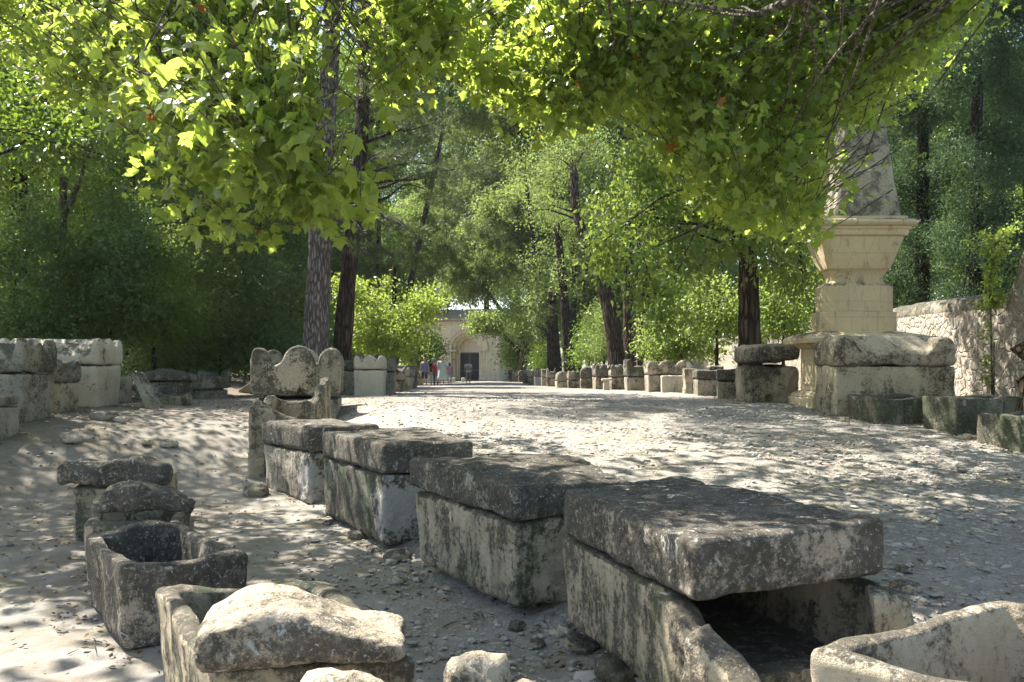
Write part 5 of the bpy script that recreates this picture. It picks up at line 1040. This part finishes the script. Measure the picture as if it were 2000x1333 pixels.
# ------------------------------------------------------------------ plane trees hanging over the view
BU = [-400, 0, 60, 130, 200, 290, 350, 400, 470, 540, 600, 680, 725, 745, 800, 860, 900, 950, 1000, 1060, 1110, 1170, 1230, 1300, 1370, 1440, 1520, 1590, 1640, 1690, 1740, 1790, 1830, 1870, 1900, 2400]
BV = [200, 190, 150, 250, 260, 320, 350, 420, 470, 515, 525, 490, 380, 230, 270, 200, 220, 285, 260, 295, 275, 225, 270, 320, 395, 450, 500, 515, 350, 235, 205, 180, 110, 0, -90, -250]
DU = [-400, 0, 200, 350, 600, 730, 800, 1000, 1200, 1400, 1600, 1700, 1900, 2400]
DY = [10, 9.5, 8.5, 7, 5.4, 5.6, 6.4, 7, 7, 7.4, 7.8, 7.8, 8, 9]
def plane_tree(label, base, forks, urange, n, seed, shade_tops=()):
    R = np.random.RandomState(seed); b = np.array([base[0], base[1], gpt(*base) - .1]); t = thing("plane_tree", label, "tree", tuple(b), "plane trees over the near ground")
    mb = MB(); lines = []
    trunk = curve([b, b + np.array([.1, .2, 2.6]), b + np.array([.3, .5, 5.0])], 14); mb.add(*tube(trunk, np.linspace(.42, .28, 14), 18, noise=.08)); lines.append(trunk)
    for f in forks:
        P = curve([trunk[-2]] + [np.array(p, float) for p in f], 22); mb.add(*tube(P, np.linspace(.17, .03, 22), 8, noise=.03)); lines.append(P)
    L = np.concatenate([l[3:] for l in lines]); P_, T_, N_, S_ = [], [], [], []
    k = 0; tries = 0
    while k < n and tries < n * 12:
        tries += 1
        u = R.uniform(*urange); bv = np.interp(u, BU, BV) + 55 * (vnoise(np.array([[u / 46., seed, 0]]), 5)[0] + .6 * vnoise(np.array([[u / 17., seed, 3]]), 6)[0]) - 12; v = bv - 48 - abs(R.randn()) * 70 if R.rand() < .33 else R.uniform(-420 if R.rand() < .14 else -60, bv - 45)
        if v > bv - 45: continue
        Y = np.interp(u, DU, DY) + R.rand() ** 1.5 * np.interp(u, [0, 350, 450, 750, 1000, 1300], [5, 4, 2.2, 2.5, 4.5, 5.5]) + (R.rand() * 2.5 if v < -40 else 0)
        e = np.array(px(u, v, Y))
        if vnoise((e * 1.15)[None], 60 + seed)[0] + .5 * vnoise((e * 2.6)[None], 70 + seed)[0] < (.12 if u < 760 and v < bv - 150 else -.02) and v < bv - 50: continue
        if 600 < u < 740 and R.rand() < (.95 if v < 345 else .5): continue
        if u < 330 and v > -60 and R.rand() < .35: continue
        # sky and tree gaps near the middle
        if 960 < u < 1070 and 120 < v < 235 and R.rand() < .8: continue
        if 760 < u < 900 and 230 < v < 300 and R.rand() < .8: continue
        ln = R.uniform(.7, 1.3) * (.5 if 590 < u < 745 else 1); dr = unit(np.array([R.randn() * .6 + (.35 if u > 1250 else -.3 if u < 800 else 0), R.randn() * .4, .75])); a0 = e + dr * ln
        Cc = curve([a0, (a0 + e) / 2 + R.randn(3) * .06 + np.array([0, 0, .05]), e], 7); mb.add(*tube(Cc, np.linspace(.0065, .0024, 7), 4, cap=False))
        if k % (40 if 560 < u < 770 else 8) == 0:
            j = R.choice(np.argsort(np.linalg.norm(L - a0 - np.array([0, 0, .5]), axis=1))[:14]); s0 = L[j]; d = np.linalg.norm(s0 - a0)
            if d < 3.6: Cb = curve([s0, (s0 + a0) / 2 + R.randn(3) * .12 * d * .4, a0], 8); mb.add(*tube(Cb, np.linspace(.014, .006, 8), 5, cap=False))
        m_ = R.randint(18, 30) if Y < 7 else R.randint(26, 40); f = R.rand(m_) ** .7; q_ = Cc[np.minimum((f * 6).astype(int), 6)] + R.randn(m_, 3) * np.array([.11, .11, .085])
        q_[:, 2] -= .05; uu = 1000 + F * q_[:, 0] / q_[:, 1]; vv = HV - F * (q_[:, 2] - CZ) / q_[:, 1]
        ok = ~((R.rand(m_) < .9) & (((uu > 612) & (uu < 738) & (vv < 335)) | ((uu > 738) & (uu < 960) & (vv > 245)) | ((uu > 1612) & (uu < 1800) & (vv > 238)) | ((uu > 1100) & (vv > 330) & (vnoise(q_ * 2.4, 31) < -.18)))); q_ = q_[ok]; m_ = len(q_); k += 1
        if m_ == 0: continue
        P_.append(q_); side = R.randn(m_, 3); side[:, 2] = -.75; T_.append(side); nn = R.randn(m_, 3) * .55; nn[:, 2] += .75; nn[:, 1] -= .35; N_.append(nn); S_.append((.045 + .085 * R.rand(m_) ** 1.3) * (1.25 if 330 < u < 740 and v > 230 else 1))
    for c, r in shade_tops:  # leaf clumps added above the view to shade the ground and alley
        j = R.choice(np.argsort(np.linalg.norm(L - np.array(c) * np.array([1, 1, .8]), axis=1))[:16]); s0 = L[j]; c = np.array(c, float); Cb = curve([s0, s0 * .6 + c * .4 + R.randn(3) * .25, s0 * .25 + c * .75 + R.randn(3) * .25, c], 10); mb.add(*tube(Cb, np.linspace(.035, .008, 10), 6, cap=False))
    mb.build("trunk", M['bark_light'], t, org=b)
    V, T = leaves(np.concatenate(P_) - b, np.concatenate(T_), np.concatenate(N_), np.concatenate(S_), PLANE)
    if shade_tops: V2, T2 = crown([(np.array(c) - b, r) for c, r in shade_tops], R, .19, PLANE, dens=.26, spread=.36, per=18, shell=.2, droop=.5, upn=.8); T = np.vstack([T, T2 + len(V)]); V = np.vstack([V, V2])
    obj("crown", mesh("crown", V, [T], False), M['leaf_plane'], t)
    print("plane leaves", len(np.concatenate(S_)))
    return t
plane_tree("plane tree whose lobed leaves hang down at the left before the pale pine", (-7.4, 1.0),
    [[(-6, 3, 5.6), (-3.5, 5, 5.6), (-1.2, 5.4, 4.9)], [(-6.5, 4, 5.5), (-5, 7, 6), (-2.5, 9, 5.8)], [(-7, 3.5, 6), (-6.5, 8, 7), (-6, 11, 7)], [(-5, 2.5, 5.2), (-3, 3.6, 5.0), (-1.0, 4.2, 4.5)]], (-350, 760), 950, 1, [((-9 + R_[0], R_[1] + 1, R_[2]), (1.9, 1.9, 1.1)) for R_ in ((0, 0, 8.5), (2.5, 3, 9), (-2, 3, 9.2), (-1, 7, 9.4), (2, 9.5, 9.5), (-3, 10, 9), (5, -1, 8.6), (5, 12, 9.6), (7.5, 14, 10), (2.5, 13.5, 9.8), (9.5, 16, 10.4))])
plane_tree("plane tree whose lobed leaves arch over the middle and the obelisk", (5.6, -2.0),
    [[(4.6, 1.5, 5.2), (3, 4.5, 5.2), (.2, 5.6, 4.9)], [(5.4, 2, 5.4), (4.8, 5, 5.4), (3.8, 7.8, 5.2)], [(5, 2, 5), (3.4, 4.4, 4.6), (1.8, 6, 4.4)], [(6, 2.4, 6), (6, 6, 6.4), (5, 9, 6.4)], [(4, 1, 5.4), (1.8, 3, 5.6), (-.6, 5.5, 5.3)]], (700, 2150), 1650, 2, [((R_[0], R_[1], R_[2]), (1.8, 1.8, 1.0)) for R_ in ((1, 1, 8.6), (4, 3, 9), (7, 1, 9), (6.5, 5, 9.2), (9, 4, 9), (-2, 1, 8.4))])

# ------------------------------------------------------------------ fallen leaves
def litter():
    R = np.random.RandomState(9); n = 17000; Y = 3.4 + 26 * R.rand(n) ** 1.4; X = -11 + 20 * R.rand(n) + R.randn(n) * .5
    keep = vnoise(np.stack([X * .7, Y * .7, 0 * X], 1), 14) + R.rand(n) * 1.0 + .25 * (X < -3) > .45; X, Y = X[keep], Y[keep]; n = len(X)
    for q in QUADS:      # drifts gather along the foot of the stones
        if q[:, 1].min() > 21: continue
        m_ = 150; k = R.randint(0, 4, m_); f = R.rand(m_)[:, None]; p = q[k] * (1 - f) + q[(k + 1) % 4] * f; o = unit(p - q.mean(0)) * (np.abs(R.randn(m_)) * .13 + .01)[:, None]; X = np.append(X, (p + o)[:, 0]); Y = np.append(Y, (p + o)[:, 1])
    n = len(X); P = np.column_stack([X, Y, gz(X, Y) + .012 + .02 * R.rand(n)]); T = R.randn(n, 3); T[:, 2] *= .2; N = R.randn(n, 3) * .35; N[:, 2] += 1
    V, T3 = leaves(P, T, N, .02 + .05 * R.rand(n) ** 2, BROAD); tag(obj("fallen_leaves", mesh("fallen_leaves", V, [T3], False), M['litter']), "dry brown leaves strewn over the ground", kind='stuff')
litter()
def twigs():
    R = np.random.RandomState(12); mb = MB()
    for k in range(260):
        y = 3.6 + 14 * R.rand() ** 1.3; x = R.uniform(-.6, .5) * y - .3; a = R.rand() * 6.28; L = R.uniform(.05, .28); d = np.array([math.cos(a), math.sin(a)]); P = []
        for f in (0, .35, .7, 1): p = np.array([x, y]) + d * L * f + R.randn(2) * .012; P.append((p[0], p[1], gpt(*p) + .012))
        mb.add(*tube(P, [.004, .004, .003, .0015], 4))
    tag(mb.build("twig_litter", M['bark_twig']), "thin dry twigs scattered over the ground", kind='stuff')
twigs()

# ------------------------------------------------------------------ air
def haze(density):
    V = np.array([(x, y, z) for z in (-8.0, 42.0) for y in (-60.0, 560.0) for x in (-640.0, 640.0)]); Fc = np.array([(0, 2, 3, 1), (4, 5, 7, 6), (0, 1, 5, 4), (2, 6, 7, 3), (0, 4, 6, 2), (1, 3, 7, 5)])
    m = bpy.data.materials.new("haze"); m.use_nodes = True; nt = m.node_tree
    for n in list(nt.nodes):
        if n.type == 'BSDF_PRINCIPLED': nt.nodes.remove(n)
    vol = nt.nodes.new("ShaderNodeVolumePrincipled"); vol.inputs["Density"].default_value = density; vol.inputs["Color"].default_value = (.93, .95, .97, 1); vol.inputs["Anisotropy"].default_value = .3
    nt.links.new(vol.outputs[0], nt.nodes["Material Output"].inputs["Volume"])
    tag(obj("haze", mesh("haze", V, [Fc], False), m), "thin bright air that pales the far end of the alley", kind='stuff')
haze(.0002)
